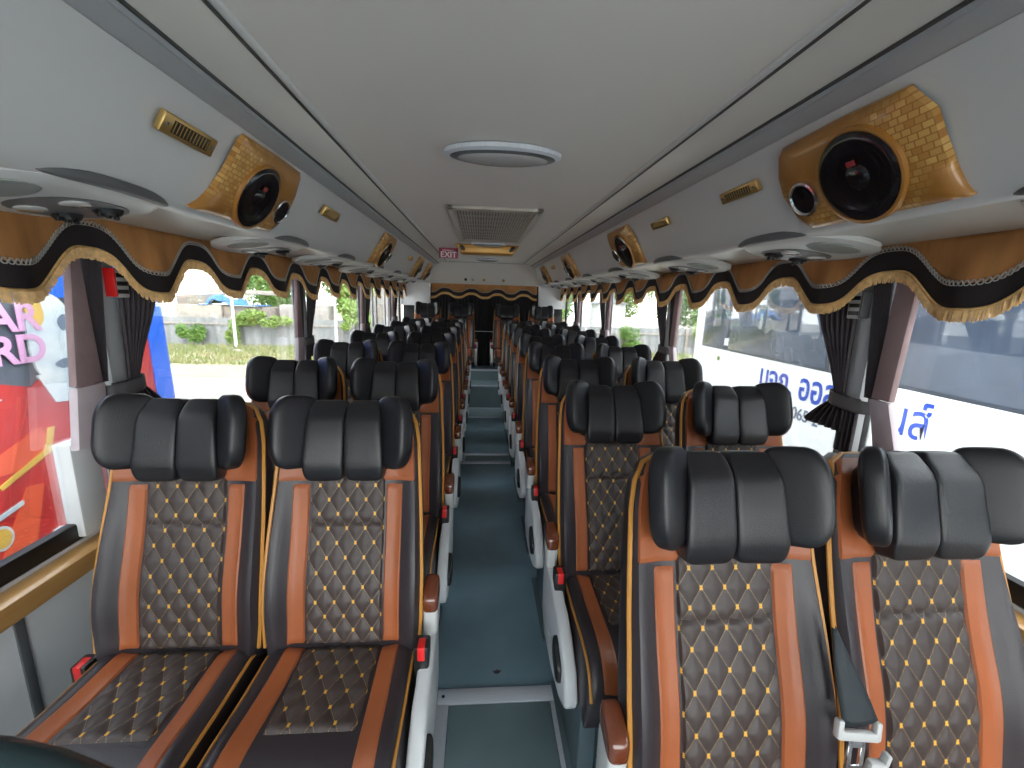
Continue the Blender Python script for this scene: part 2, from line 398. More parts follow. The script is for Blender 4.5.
def make_seat(kind):
    """kind: -1 aisle on its -x side, +1 aisle on its +x side, 0 window seat"""
    r = thing('passenger_seat', 'x', 'seat')
    K = lambda mb, n, m, p, **kw: mb.obj(n, m, p, **kw)
    cu = K(cushion_body(), 'seat_cushion', 'bolster', r)
    K(panel(cush_surf, -0.105, 0.105, -0.265, 0.0, 40, 46, 0.004, 0.006, edge=(0.05, 0.05)), 'quilted_panel', 'quilt', cu)
    for sd in (-1, 1):
        a, b = sorted((sd * 0.106, sd * 0.160))
        K(panel(cush_surf, lambda s, a=a, sd=sd: a + sd * 0.010 * smooth(-0.05, -0.4, s), lambda s, b=b, sd=sd: b + sd * 0.010 * smooth(-0.05, -0.4, s), -0.428, 0.0, 8, 40, 0.004, edge=(0.15, 0.02)), 'stripe', 'orange', cu)
    pts = []
    for sd in (-1, 1):
        P = [(sd * (cw(y) - 0.0185), y, cz(cw(y) - 0.0185, y) + 0.001) for y in [lerp(0.0, -0.425, k / 26) for k in range(27)]]
        pts.append(P)
    for P in pts: K(MB().tube(P, 0.0048, 6), 'piping', 'piping', cu)
    bk = K(back_body(), 'backrest', 'bolster', r)
    K(panel(back_surf, -0.106, 0.106, 0.0, 0.480, 44, 96, 0.005, 0.007, seam=0.345, edge=(0.05, 0.03)), 'quilted_panel', 'quilt', bk)
    for sd in (-1, 1):
        a, b = sorted((sd * 0.107, sd * 0.158))
        K(panel(back_surf, a, b, 0.0, 0.459, 9, 40, 0.005, edge=(0.15, 0.02)), 'stripe', 'orange', bk)
    K(panel(back_surf, lambda s: -0.975 * W(s), lambda s: 0.975 * W(s), 0.460, 0.685, 30, 22, 0.004, edge=(0.03, 0.06)), 'yoke', 'orange', bk)
    sv = [0.0 + 0.635 * k / 30 for k in range(31)] + [0.65, 0.662, 0.672, 0.68]
    L = [B(-0.985 * W(s), s, Fd(0.955 * W(s), s) * 0.75 + 0.002) for s in sv]
    T = [B(u * 0.115, 0.688, -0.03) for u in (-1, -0.5, 0, 0.5, 1)]
    R = [(-p[0], p[1], p[2]) for p in L[::-1]]
    K(MB().tube(L + T + R, 0.0055, 7), 'piping', 'piping', bk)
    hd = K(MB().sell((0, 0, 0), (0.150, 0.03, 0.095), 0.5, 0.5, 24, 14, lambda p: B(p[0], 0.585 + p[2], 0.035 + p[1])), 'headrest', 'black', r)
    for sd in (-1, 1): K(pad(sd), 'pad', 'black', hd); K(wing(sd), 'wing', 'black', hd)
    # base
    pm = MB()
    for x in (-0.19, 0.13):
        pm.box(x, x + 0.055, -0.30, 0.0, 0.012, 0.34, 0.006); pm.box(x - 0.02, x + 0.075, -0.36, 0.05, 0.0, 0.014, 0.003)
    pm.box(-0.20, 0.20, -0.36, 0.03, 0.315, 0.345, 0.006); pm.box(-0.13, 0.13, -0.17, -0.12, 0.05, 0.10, 0.004)
    K(pm, 'pedestal', 'frame', r)
    side = kind if kind else 0
    bs = side if side else (1 if kind == 0 else side)
    if side:
        poly = [(0.06, 0.50), (0.03, 0.525), (-0.08, 0.52), (-0.15, 0.495), (-0.20, 0.495), (-0.27, 0.47), (-0.34, 0.42), (-0.375, 0.355), (-0.36, 0.325), (-0.29, 0.285), (-0.16, 0.255), (-0.02, 0.26), (0.05, 0.31)]
        x0, x1 = sorted((side * 0.222, side * 0.262))
        sp = K(MB().prism(poly, 'x', x0, x1, 0.010, 3), 'side_panel', 'white_plastic', r, angle=60)
        lm = MB().sell((side * 0.266, -0.27, 0.40), (0.014, 0.045, 0.03), 0.5, 0.6, 18, 12, lambda p: (p[0], p[1], p[2] - p[1] * -0.5)); K(lm, 'recliner_lever', 'black_plastic', sp)
        am = MB().sell((side * 0.246, 0.010, 0.622), (0.023, 0.040, 0.026), 0.45, 0.45, 24, 14, lambda p: (p[0], p[1], p[2] + p[1] * 0.35))
        ar = K(am, 'armrest', 'armwood', r)
        K(MB().box(side * 0.246 - 0.021, side * 0.246 + 0.021, -0.025, 0.05, 0.515, 0.607, 0.012, 3), 'bracket', 'lightgrey', ar)
    b0 = (side * 0.235 if side else 0.0)
    bx = b0 if side else None
    px = side * 0.233 if side else WINB
    by = -0.095 if side else -0.04
    bm_ = MB().box(px - 0.020, px + 0.020, by - 0.024, by + 0.024, 0.475 if side else 0.40, 0.565 if side else 0.49, 0.006)
    bu = K(bm_, 'belt_buckle', 'black_plastic', r)
    zt = 0.565 if side else 0.49
    K(MB().box(px - 0.010, px + 0.010, by - 0.026, by + 0.010, zt - 0.036, zt + 0.002, 0.003), 'release_button', 'red', bu)
    return r
ORD = ['front', 'second', 'third', 'fourth', 'fifth', 'sixth', 'seventh', 'eighth']
WINB = -0.236
protoL_a = make_seat(1); protoL_w = make_seat(0); WINB = 0.236; protoR_a = make_seat(-1); protoR_w = make_seat(0)
for pr in (protoL_a, protoL_w, protoR_a, protoR_w):
    for ob in pr.children_recursive:
        top = ob
        while top.parent != pr: top = top.parent
        nm = top.name.split('.')[0]
        for v in ob.data.vertices:
            x_, y_, z_ = v.co
            if nm in ('backrest', 'headrest'): v.co = (x_ * 0.93, y_ * 0.93, 0.525 + (z_ - 0.48) * 0.93)
            elif nm == 'pedestal': v.co = (x_ * 0.93, y_, z_ * 1.13)
            else: v.co = (x_ * 0.93, y_, z_ + (0.045 if nm == 'seat_cushion' else 0.03))
protos = dict(La=protoL_a, Lw=protoL_w, Ra=protoR_a, Rw=protoR_w)
used = set()
def place(key, x, y, z, label, group):
    p = protos[key]
    if key in used: o = copy_tree(p)
    else: o = p; used.add(key)
    o.location = (x, y, z); o['label'] = label; o['group'] = group; return o
for k in range(7):
    y = (1.03, 1.73, 2.45, 3.13, 3.81, 4.52, 5.23)[k]
    place('La', -0.350, y, 0, f'brown and black quilted aisle seat, {ORD[k]} row on the painted-coach side' if k else 'quilted aisle seat with chestnut stripes, front row on the painted-coach side', 'seats on the painted-coach side')
    place('Lw', -0.764, y, 0, f'brown and black quilted window seat, {ORD[k]} row on the painted-coach side' if k else 'quilted window seat with chestnut stripes, front row beside the painted coach', 'seats on the painted-coach side')
r1a = None
for k in range(8):
    y = (0.632, 1.305, 1.92, 2.56, 3.20, 3.86, 4.50, 5.19)[k]
    dx = 0.016 if k == 0 else 0
    a = place('Ra', 0.486 + dx * 0.5, y, 0, f'brown and black quilted aisle seat, {ORD[k]} row on the white-coach side' if k else 'large quilted aisle seat with loose seat belt, front row on the white-coach side', 'seats on the white-coach side')
    b = place('Rw', 0.920 - dx * 0.38, y, 0, f'brown and black quilted window seat, {ORD[k]} row on the white-coach side' if k else 'large quilted window seat, front row beside the white coach', 'seats on the white-coach side')
    if k < 2:
        for o in (a, b):
            for ch in o.children:
                if ch.name.split('.')[0] in ('backrest', 'headrest'):
                    R_ = Matrix.Rotation(math.radians(-2.5 if (k == 0 or o is b) else -8.0), 4, 'X'); p_ = Vector((0, 0, 0.525)); ch.rotation_euler = R_.to_euler(); ch.location = p_ - R_ @ p_
    if k == 0: r1a = a
for i, (key, x) in enumerate((('Lw', -0.765), ('La', -0.275), ('Ra', 0.405), ('Rw', 0.925))):
    nm = ['raised rear seat against the window on the painted-coach side', 'raised rear seat beside the aisle on the painted-coach side', 'raised rear seat beside the aisle on the white-coach side', 'raised rear seat against the window on the white-coach side'][i]
    place(key, x, 6.32, 0.175, nm, 'rear row seats')

# loose seat belt of the front seat by the white coach
sb = MB()
path = [((0.660, 0.634, 0.872), 0.005), ((0.668, 0.612, 0.82), 0.018), ((0.680, 0.590, 0.765), 0.030), ((0.690, 0.576, 0.722), 0.036)]
px, py = r1a.location.x, r1a.location.y
belt = MB()
def bp(i, j):
    k = j * (len(path) - 1); a = int(min(k, len(path) - 2)); t = k - a
    c = Vector(path[a][0]).lerp(Vector(path[a + 1][0]), t); w = lerp(path[a][1], path[a + 1][1], t)
    off = (i - 0.5) * 2 * w
    return (c.x + off * 0.92 - px, c.y - 0.006 * math.sin(i * PI) - py, c.z + off * 0.12)
belt.grid(6, 14, bp)
bl = belt.obj('seat_belt', 'webbing', r1a); md = bl.modifiers.new('thick', 'SOLIDIFY'); md.thickness = 0.002
tm = MB(); R_ = Matrix.Translation((0.688 - px, 0.576 - py, 0.70)) @ Matrix.Rotation(math.radians(8), 4, 'Y') @ Matrix.Rotation(math.radians(-12), 4, 'X')
tm.box(-0.042, 0.042, -0.007, 0.007, -0.012, 0.006, 0.005, 2, R_); tm.box(-0.044, -0.032, -0.007, 0.007, -0.01, 0.024, 0.004, 2, R_); tm.box(0.032, 0.044, -0.007, 0.007, -0.01, 0.024, 0.004, 2, R_)
tm.obj('belt_guide', 'lightgrey', bl)
t2 = MB(); t2.box(-0.017, -0.008, -0.003, 0.003, -0.062, -0.008, 0.001, 1, R_); t2.box(0.008, 0.017, -0.003, 0.003, -0.062, -0.008, 0.001, 1, R_)
t2.box(-0.017, 0.017, -0.003, 0.003, -0.024, -0.008, 0.001, 1, R_); t2.box(-0.017, 0.017, -0.003, 0.003, -0.066, -0.054, 0.001, 1, R_); t2.obj('belt_tongue', 'chrome', bl)
t3 = MB(); R3 = Matrix.Translation((0.742 - px, 0.578 - py, 0.62)) @ Matrix.Rotation(math.radians(8), 4, 'Y')
t3.box(-0.017, 0.017, -0.008, 0.008, -0.035, 0.012, 0.005, 2, R3); t3.box(0.010, 0.020, -0.008, 0.008, 0.0, 0.03, 0.004, 2, R3); t3.obj('belt_guide', 'lightgrey', bl)

# ------------------------------------------------------------------ room shell
Y0, Y1 = -1.45, 6.85
XL, XR = BC - 1.25, BC + 1.25
fl = MB(); fl.box(XL - 0.03, XR + 0.03, Y0, Y1, -0.06, 0.0); struct(fl.obj('floor', 'floor', smooth=False))
st = MB(); st.box(-0.16, 0.31, 5.52, 5.93, 0.0, 0.30, 0.006); struct(st.obj('floor_step', 'floor2', smooth=False))
st = MB(); st.box(-0.16, 0.31, 5.93, 6.30, 0.0, 0.445, 0.006); struct(st.obj('floor_step', 'floor2', smooth=False))
for y, z in ((5.52, 0.30), (5.93, 0.445)):
    struct(MB().box(-0.16, 0.31, y - 0.004, y + 0.022, z - 0.018, z + 0.004, 0.003).obj('trim_9', 'alu'))
for a, b in ((XL, -0.16), (0.31, XR)):
    struct(MB().box(a, b, 5.99, Y1, 0.0, 0.172, 0.004).obj('floor_platform', 'floor2', smooth=False))
struct(MB().box(XL - 0.0, XR, Y0, 6.30, 1.915, 1.945).obj('ceiling', 'ceil', smooth=False))
# curved rear bulkhead under the ceiling
bh = MB(); bh.grid(2, 14, lambda i, j: (lerp(XL, XR, i), 6.05 + 0.02 * j + 0.58 * math.sin(j * PI / 2) ** 1.0 * (0.35 + 0.65 * j), 1.916 - 0.285 * (1 - math.cos(j * PI / 2)) ** 0.8))
struct(bh.obj('ceiling_bulkhead', 'ceil'))
struct(MB().box(-0.63, 0.78, 6.03, 6.06, 1.905, 1.917, 0.003).obj('trim_8', 'strip'))
DP = [(0.640, 1.893), (0.648, 1.884), (0.655, 1.886), (0.700, 1.871)]
FP = [(0.700, 1.870), (0.722, 1.850), (0.748, 1.812), (0.772, 1.765), (0.793, 1.718), (0.808, 1.684), (0.820, 1.662), (0.836, 1.648), (0.860, 1.643)]
def ext(poly, side, y0=Y0, y1=6.62, n=2):
    return MB().grid(n, len(poly), lambda i, j: (BC + side * poly[round(j * (len(poly) - 1))][0], lerp(y0, y1, i), poly[round(j * (len(poly) - 1))][1]))
tn = 1
for side, nm in ((-1, 'left'), (1, 'right')):
    band = [(0.512, 1.914), (0.54, 1.913), (0.575, 1.910), (0.61, 1.903), (0.640, 1.893)]
    struct(ext(band, side).obj(f'ceiling_band_{nm}', 'duct2'))
    struct(MB().tube([(BC + side * 0.505, Y0, 1.914), (BC + side * 0.505, 6.03, 1.914)], 0.0085, 8).obj(f'trim_{tn}', 'rail'))
    struct(MB().box(*sorted((BC + side * 0.518, BC + side * 0.526)), Y0, 6.03, 1.912, 1.915).obj(f'trim_{tn+1}', 'gapshade_scuff', smooth=False))  # dark strip painted in as the shade of the gap, likewise the next
    struct(MB().box(*sorted((BC + side * 0.634, BC + side * 0.639)), Y0, 6.2, 1.889, 1.896).obj(f'trim_{tn+2}', 'gapshade_scuff', smooth=False))
    struct(ext(DP, side).obj(f'trim_{tn+3}', 'strip', angle=20))
    struct(ext(FP, side).obj(f'ceiling_duct_{nm}', 'duct', angle=60))
    struct(ext([(0.860, 1.643), (1.0, 1.641), (1.25, 1.640)], side).obj(f'ceiling_soffit_{nm}', 'duct2'))
    struct(MB().tube([(BC + side * 1.190, Y0, 1.638), (BC + side * 1.190, 6.62, 1.638)], 0.008, 8).obj(f'trim_{tn+4}', 'duct'))
    tn += 10
# walls below / above windows
SILL = 0.72
posts = {-1: [1.445, 2.95, 4.45, 5.95], 1: [1.345, 2.85, 4.33, 5.62]}
for side, nm in ((-1, 'left'), (1, 'right')):
    xw = BC + side * 1.25
    sl = SILL if side < 0 else 0.77
    w = MB().box(*sorted((xw, xw + side * 0.04)), Y0, Y1, -0.3, sl - 0.02); w.box(*sorted((xw, xw + side * 0.04)), Y0, Y1, 1.60, 1.95)
    struct(w.obj(f'wall_{nm}', 'wall', smooth=False))
    struct(MB().box(*sorted((xw - side * 0.068, xw)), Y0, 5.9, sl - 0.085, sl - 0.028, 0.006).obj(f'trim_{tn}', 'sillwood'))
    struct(MB().box(*sorted((xw - side * 0.006, xw)), 1.035, 1.06, 0.02, sl - 0.086, 0.002).obj(f'trim_{tn+1}', 'greyplastic'))
    struct(MB().box(*sorted((xw - side * 0.015, xw)), Y0, 5.98, 0.0, 0.09, 0.004).obj(f'baseboard_{nm}', 'floor2'))
    for i, py_ in enumerate(posts[side]):
        pm = MB().box(*sorted((xw - side * 0.028, xw + side * 0.035)), py_ - 0.034, py_ + 0.034, sl, 1.60, 0.004)
        struct(pm.obj(f'trim_{tn+2+i}', 'post'))
        struct(MB().box(*sorted((xw - side * 0.02, xw + side * 0.03)), py_ - 0.20, py_ - 0.11, sl - 0.01, 1.0, 0.006).obj(f'trim_{tn+12+i}', 'wall'))
    ed = [Y0] + posts[side] + [6.60]
    for i in range(len(ed) - 1):
        a, b = ed[i], ed[i + 1]; g = 0.035
        f = MB()
        f.box(*sorted((xw, xw + side * 0.03)), a, b, sl - 0.02, sl + g, 0.006); f.box(*sorted((xw, xw + side * 0.03)), a, b, 1.60 - g, 1.61, 0.006)
        f.box(*sorted((xw, xw + side * 0.03)), a, a + g, sl, 1.6, 0.006); f.box(*sorted((xw, xw + side * 0.03)), b - g, b, sl, 1.6, 0.006)
        n = i + 1 + (0 if side < 0 else 10)
        fo = struct(f.obj(f'window_{n}', 'rubber'))
        struct(MB().box(*sorted((xw + side * 0.012, xw + side * 0.017)), a + g * 0.6, b - g * 0.6, sl, 1.6).obj('pane', 'glass', fo, smooth=False))
        if side < 0 and i == 3:
            for q in (0.30, 0.42, 0.72, 0.86): MB().box(xw + side * 0.022, xw + side * 0.004, a + q * (b - a), a + q * (b - a) + 0.045, sl, 1.6, 0.004).obj('mullion', 'lightgrey', fo)
    tn += 20
# front wall with windscreen
fw = MB(); fw.box(XL, XR, Y0 - 0.06, Y0, -0.3, 0.40); fw.box(XL, XR, Y0 - 0.06, Y0, 1.86, 1.95); fw.box(XL, XL + 0.10, Y0 - 0.06, Y0, 0.40, 1.86); fw.box(XR - 0.10, XR, Y0 - 0.06, Y0, 0.40, 1.86)
struct(fw.obj('wall_front', 'wall', smooth=False))
struct(MB().box(XL + 0.10, XR - 0.10, Y0 - 0.04, Y0 - 0.034, 0.40, 1.86).obj('window_30', 'glass', smooth=False))
# rear wall
wb = MB(); wb.box(XL, XR, 6.80, 6.86, 0.0, 1.95); struct(wb.obj('wall_back', 'darkcloth', smooth=False))
for a, b in ((XL, -0.755), (0.905, XR)):
    struct(MB().box(a, b, 6.60, 6.80, 1.30, 1.64, 0.01).obj('trim_91' if a < 0 else 'trim_92', 'wall'))
rc = MB(); rc.grid(160, 8, lambda i, j: (lerp(-0.76, 0.91, i), 6.70 + 0.012 * math.sin(i * 2 * PI * 34), lerp(0.16, 1.63, j)))
tag(rc.obj('rear_curtain', 'darkcloth'), 'black pleated curtain closing off the rear end', 'curtain')
tag(MB().tube([(-0.16, 6.68, 0.925), (0.31, 6.68, 0.925)], 0.005, 8).obj('curtain_rod', 'rail'), 'thin metal bar across the black rear curtain in the aisle', 'bar')
# floor hatches
def hatch(y0, y1, x0, x1, label, w=0.05, wy=None):
    wy = wy or w
    t = thing('floor_hatch', label, 'hatch', ((x0 + x1) / 2, (y0 + y1) / 2, 0.0), 'aisle floor hatches')
    hx, hy = (x1 - x0) / 2, (y1 - y0) / 2
    f = MB()
    for a in ((-hx, hx, hy - wy, hy), (-hx, hx, -hy, -hy + wy), (-hx, -hx + w, -hy + wy, hy - wy), (hx - w, hx, -hy + wy, hy - wy)): f.box(*a, 0.0005, 0.008, 0.002)
    fr = f.obj('hatch_frame', 'alu', t)
    MB().box(-hx + w + 0.003, hx - w - 0.003, -hy + wy + 0.003, hy - wy - 0.003, 0.0005, 0.0055, 0.001).obj('lid', 'floor2', t)
    for a in (-1, 1):
        for b in (-1, 1): MB().disc((a * (hx - w / 2), b * (hy - wy / 2), 0.0075), 0.006, (0, 0, 1), 0.0025, 12).obj('screw', 'black_plastic', fr)
    return t
hatch(0.55, 1.345, -0.135, 0.318, 'aluminium framed floor hatch nearest the front in the aisle', 0.042, 0.062)
h2 = hatch(3.56, 3.81, -0.165, 0.345, 'narrow floor hatch halfway along the aisle', 0.05)
hatch(5.02, 5.50, -0.155, 0.34, 'aluminium edged floor hatch at the foot of the rear step', 0.035)
om = MB().tube([(0.10 + 0.075 * math.cos(2 * PI * k / 28), 4.55 + 0.10 * math.sin(2 * PI * k / 28), 0.001) for k in range(28)], 0.005, 5, True, 0.4)
sm = MB(); sm.prism([(0, 0), (0.012, 0.004), (0.02, 0.016), (0.012, 0.012), (0.004, 0.02), (-0.006, 0.012), (-0.014, 0.016), (-0.01, 0.004)], 'z', 0.0002, 0.0009)
tag(sm.obj('scuff_mark', 'gapshade_scuff', smooth=False), 'small dark scuff on the aisle floor above the nearest hatch', 'mark', loc=(0.085, 1.41, 0.0))
tag(om.obj('floor_ring', 'floor2'), 'faint raised oval ring in the aisle vinyl', 'ring')

# ------------------------------------------------------------------ ceiling fittings
def ellipse_light(x, y, a, b, label):
    t = thing('ceiling_light', label, 'light', (x, y, 1.915), 'oval ceiling lights')
    def tf(p): return p
    MB().sell((0, 0, -0.012), (a, b, 0.014), 0.5, 1.0, 40, 10).obj('rim', 'alu', t)
    MB().sell((0, 0, -0.019), (a * 0.90, b * 0.86, 0.013), 0.7, 1.0, 40, 10).obj('inner_ring', 'greyplastic', t)
    MB().sell((0, 0, -0.022), (a * 0.80, b * 0.74, 0.016), 0.8, 1.0, 40, 10).obj('lens', 'dome', t)
ellipse_light(0.068, 1.495, 0.192, 0.098, 'large oval chrome rimmed ceiling light nearest the front')
ellipse_light(0.068, 3.86, 0.150, 0.06, 'oval ceiling light between the grille and the gold box')
ellipse_light(0.085, 5.45, 0.145, 0.08, 'small oval ceiling light by the rear bulkhead')
t = thing('air_grille', 'large slatted beige return air grille in the ceiling', 'grille', (0.075, 3.05, 1.915))
f = MB(); hx, hy, w = 0.255, 0.69, 0.035
for a in ((-hx, hx, hy - w * 1.6, hy), (-hx, hx, -hy, -hy + w * 1.6), (-hx, -hx + w, -hy, hy), (hx - w, hx, -hy, hy)): f.box(*a, -0.016, -0.0005, 0.004)
f.obj('grille_frame', 'beige', t)
f = MB()
for k in range(27): f.box(-hx + w + 0.002 + k * 0.0163, -hx + w + 0.010 + k * 0.0163, -hy + w, hy - w, -0.012, -0.002)
for k in range(9): f.box(-hx + w, hx - w, -hy + 0.1 + k * 0.147, -hy + 0.106 + k * 0.147, -0.010, -0.004)
f.obj('slats', 'beige', t, smooth=False)
MB().box(-hx + w, hx - w, -hy + w, hy - w, -0.0018, -0.0008).obj('backing', 'greyplastic', t, smooth=False)
# gold ceiling box
t = thing('gold_ceiling_box', 'gold trapezoid box under the ceiling behind the air grille', 'box', (0.06, 4.08, 1.915))
MB().prism([(-0.29, -0.002), (0.29, -0.002), (0.235, -0.078), (-0.235, -0.078)], 'y', -0.07, 0.12, 0.01, 3).obj('box_body', 'goldpanel', t)
for s in (-1, 1): MB().sell((s * 0.225, -0.068, -0.035), (0.022, 0.012, 0.024), 0.7, 0.7, 16, 10, lambda p, s=s: (p[0] - s * p[2] * -0.5, p[1], p[2])).obj('sound_port', 'black_plastic', t)
# exit sign
t = thing('exit_sign', 'maroon EXIT sign hanging from the ceiling near the gold box', 'sign', (-0.315, 4.4, 1.915))
MB().box(-0.092, 0.092, -0.006, 0.006, -0.098, -0.001, 0.003).obj('sign_board', 'magenta', t)
text('EXIT', 'signwhite', 0.078, (0, -0.0075, -0.090), (PI / 2, 0, 0), 'lettering', t, 0.0008, 0.0012, 'CENTER', 1.0)
MB().box(-0.06, 0.05, -0.0075, -0.006, -0.026, -0.02).obj('small_print', 'signwhite', t, smooth=False)
# plugs in the bulkhead
for i, (x, m_, lb) in enumerate(((-0.215, 'black_plastic', 'black round plug in the rear bulkhead'), (-0.11, 'dome', 'white round plug in the rear bulkhead'), (0.055, 'gold', 'brass round plug near the middle of the rear bulkhead'), (0.345, 'gold', 'brass round plug furthest toward the white coach'))):
    tag(MB().disc((0, 0, 0), 0.021, (0, -1, -0.45), 0.012, 20).obj('bulkhead_plug', m_), lb, 'plug', 'rear bulkhead plugs', loc=(x, 6.515, 1.70))

# ---- things on the sloping duct face
def face(side, y, s, h=0.0):
    """point on the duct face: distance s down from its top edge, lifted h"""
    acc = 0.0
    for (o0, z0), (o1, z1) in zip(FP, FP[1:]):
        d = math.hypot(o1 - o0, z1 - z0)
        if s <= acc + d or (o1, z1) == FP[-1]:
            t_ = (s - acc) / d; o = lerp(o0, o1, t_); z = lerp(z0, z1, t_); nx, nz = (z1 - z0) / d, -(o1 - o0) / d
            return Vector((BC + side * (o + nx * h), y, z + nz * h))
        acc += d
# smooth normal direction of the face for round parts
FN = {s_: Vector((s_ * -0.86, 0, -0.51)).normalized() for s_ in (-1, 1)}
def fplane(side, yc, s, dy, h):
    """flat local frame on the chord of the face"""
    p0 = Vector((BC + side * 0.700, yc, 1.872)); e = Vector((side * 0.125, 0, -0.212)).normalized(); n = Vector((side * -e.z * -1 if False else -side * 0.861, 0, -0.508))
    return p0 + e * s + Vector((0, dy, 0)) + n * h
OUT = [(-0.175, 0.012), (0.0, 0.008), (0.165, 0.012), (0.19, 0.03), (0.215, 0.09), (0.222, 0.14), (0.20, 0.205), (0.165, 0.245), (0.10, 0.262), (-0.02, 0.266), (-0.12, 0.262), (-0.262, 0.254), (-0.235, 0.225), (-0.205, 0.185), (-0.192, 0.13), (-0.188, 0.08), (-0.186, 0.03)]
def speaker(side, yc, label):
    t = thing('speaker_panel', label, 'speaker', fplane(side, yc, 0.14, 0, 0), 'gold speaker panels')
    L = t.location
    m = MB(); m.uv = []
    cy, cs = 0.0, 0.14
    # radial grid from inside to outline
    pts = []
    OT = [(-0.186 + (a + 0.186) * 0.35 if (side > 0 and a < -0.186) else (a * 0.88 if side > 0 and -0.19 < a < -0.15 and b < 0.05 else a), min(b + (0.012 if side > 0 and b < 0.05 else 0), 0.246)) for a, b in OUT]
    N = len(OT)
    dense = []
    for i in range(N):
        a, b = OT[i], OT[(i + 1) % N]
        for k in range(4): dense.append((lerp(a[0], b[0], k / 4), lerp(a[1], b[1], k / 4)))
    nr = 9
    def fn(i, j):
        q = dense[round(i * len(dense)) % len(dense)]
        if j > 0.999: r, h = 1.0, -0.012
        else: r = j / (1 - 1 / (nr - 1)) ; h = 0.014 * math.sqrt(max(0.0, 1 - r ** 4)) + 0.003
        y_ = lerp(cy, q[0], min(r, 1)); s_ = lerp(cs, q[1], min(r, 1))
        m.uv.append((y_, s_)); 
        return fplane(side, yc, s_, y_, h + 0.010) - L
    m.grid(len(dense), nr, fn, cu=True)
    body = m.obj('panel', 'mosaic', t, angle=70)
    n = Vector((-side * 0.861, 0, -0.508))
    def ring(dy, s_, r, mname, pname, prof):
        return MB().disc(fplane(side, yc, s_, dy, 0.031) - L, r, n, 0, 36, prof=prof).obj(pname, mname, t)
    R0 = 0.098
    ring(-0.028, 0.148, R0, 'goldrim', 'woofer_ring', [(R0 + 0.009, -0.014), (R0 + 0.007, 0.003), (R0 + 0.003, 0.005), (R0, 0.004), (R0 - 0.002, -0.004)])
    wf = ring(-0.028, 0.148, R0, 'cone', 'woofer', [(0.0001, 0.009), (0.014, 0.008), (0.026, 0.004), (0.029, 0.001), (0.05, 0.002), (0.070, 0.005), (0.080, 0.008), (0.088, 0.007), (R0, 0.002)])
    ee = Vector((side * 0.125, 0, -0.212)).normalized()
    Re = Matrix(((0, ee.x, n.x), (1, ee.y, n.y), (0, ee.z, n.z))).to_4x4(); Re.translation = fplane(side, yc, 0.115, -0.030, 0.038) - L
    MB().box(-0.010, 0.010, -0.006, 0.006, -0.001, 0.0015, 0, 1, Re).obj('emblem', 'emblem', wf)
    tw = ring(0.133, 0.160, 0.044, 'chrome', 'tweeter_ring', [(0.046, -0.018), (0.044, 0.004), (0.039, 0.006), (0.034, 0.0)])
    ring(0.133, 0.160, 0.036, 'cone', 'tweeter', [(0.0001, 0.0), (0.020, 0.0005), (0.035, 0.003)])
    return t
for y, lb in ((1.48, 'gold mosaic speaker panel nearest the front on the painted-coach side'), (3.25, 'second gold mosaic speaker panel on the painted-coach side'), (4.95, 'third gold mosaic speaker panel on the painted-coach side'), (5.80, 'rearmost gold mosaic speaker panel on the painted-coach side')): speaker(-1, y, lb)
for y, lb in ((0.965, 'largest gold mosaic speaker panel, front of the white-coach side'), (2.50, 'second gold mosaic speaker panel on the white-coach side'), (4.03, 'third gold mosaic speaker panel on the white-coach side'), (5.52, 'rearmost gold mosaic speaker panel on the white-coach side')): speaker(1, y, lb)
def vent(side, yc, s, ln, label, hgt=0.045):
    t = thing('air_vent', label, 'vent', fplane(side, yc, s, 0, 0), 'brass duct vents'); L = t.location
    e = Vector((side * 0.125, 0, -0.212)).normalized(); n = Vector((-side * 0.861, 0, -0.508))
    R4 = Matrix(((0, e.x, n.x, 0), (1, e.y, n.y, 0), (0, e.z, n.z, 0), (0, 0, 0, 1))).to_4x4()
    m = MB(); w, h = ln / 2, hgt / 2
    m.box(-w, w, -h, h, -0.004, 0.012, 0.004, 2, R4); m.obj('vent_frame', 'gold', t)
    MB().box(-w * 0.68, w * 0.68, -h * 0.62, h * 0.62, 0.010, 0.0128, 0, 1, R4).obj('vent_slot', 'black_plastic', t)
    m = MB()
    for k in range(11):
        x = -w * 0.62 + k * w * 1.24 / 10; m.box(x - 0.0009, x + 0.0009, -h * 0.55, h * 0.55, 0.0124, 0.0142, 0, 1, R4)
    m.obj('vent_fins', 'gold', t)
    for k in (-1, 1): MB().disc(R4 @ Vector((k * w * 0.86, 0, 0.011)), 0.004, n, 0.003, 10).obj('screw', 'greyplastic', t)
vent(-1, 1.125, 0.085, 0.18, 'brass slotted vent nearest the front on the painted-coach side')
vent(-1, 2.08, 0.085, 0.19, 'brass slotted vent between the first two speakers, painted-coach side')
vent(-1, 4.35, 0.085, 0.17, 'brass slotted vent before the third speaker, painted-coach side')
vent(1, 1.37, 0.087, 0.19, 'brass slotted vent beside the largest speaker, white-coach side', 0.035)
vent(1, 1.965, 0.085, 0.17, 'brass slotted vent before the second speaker, white-coach side', 0.035)
vent(1, 4.85, 0.085, 0.17, 'brass slotted vent toward the rear on the white-coach side')
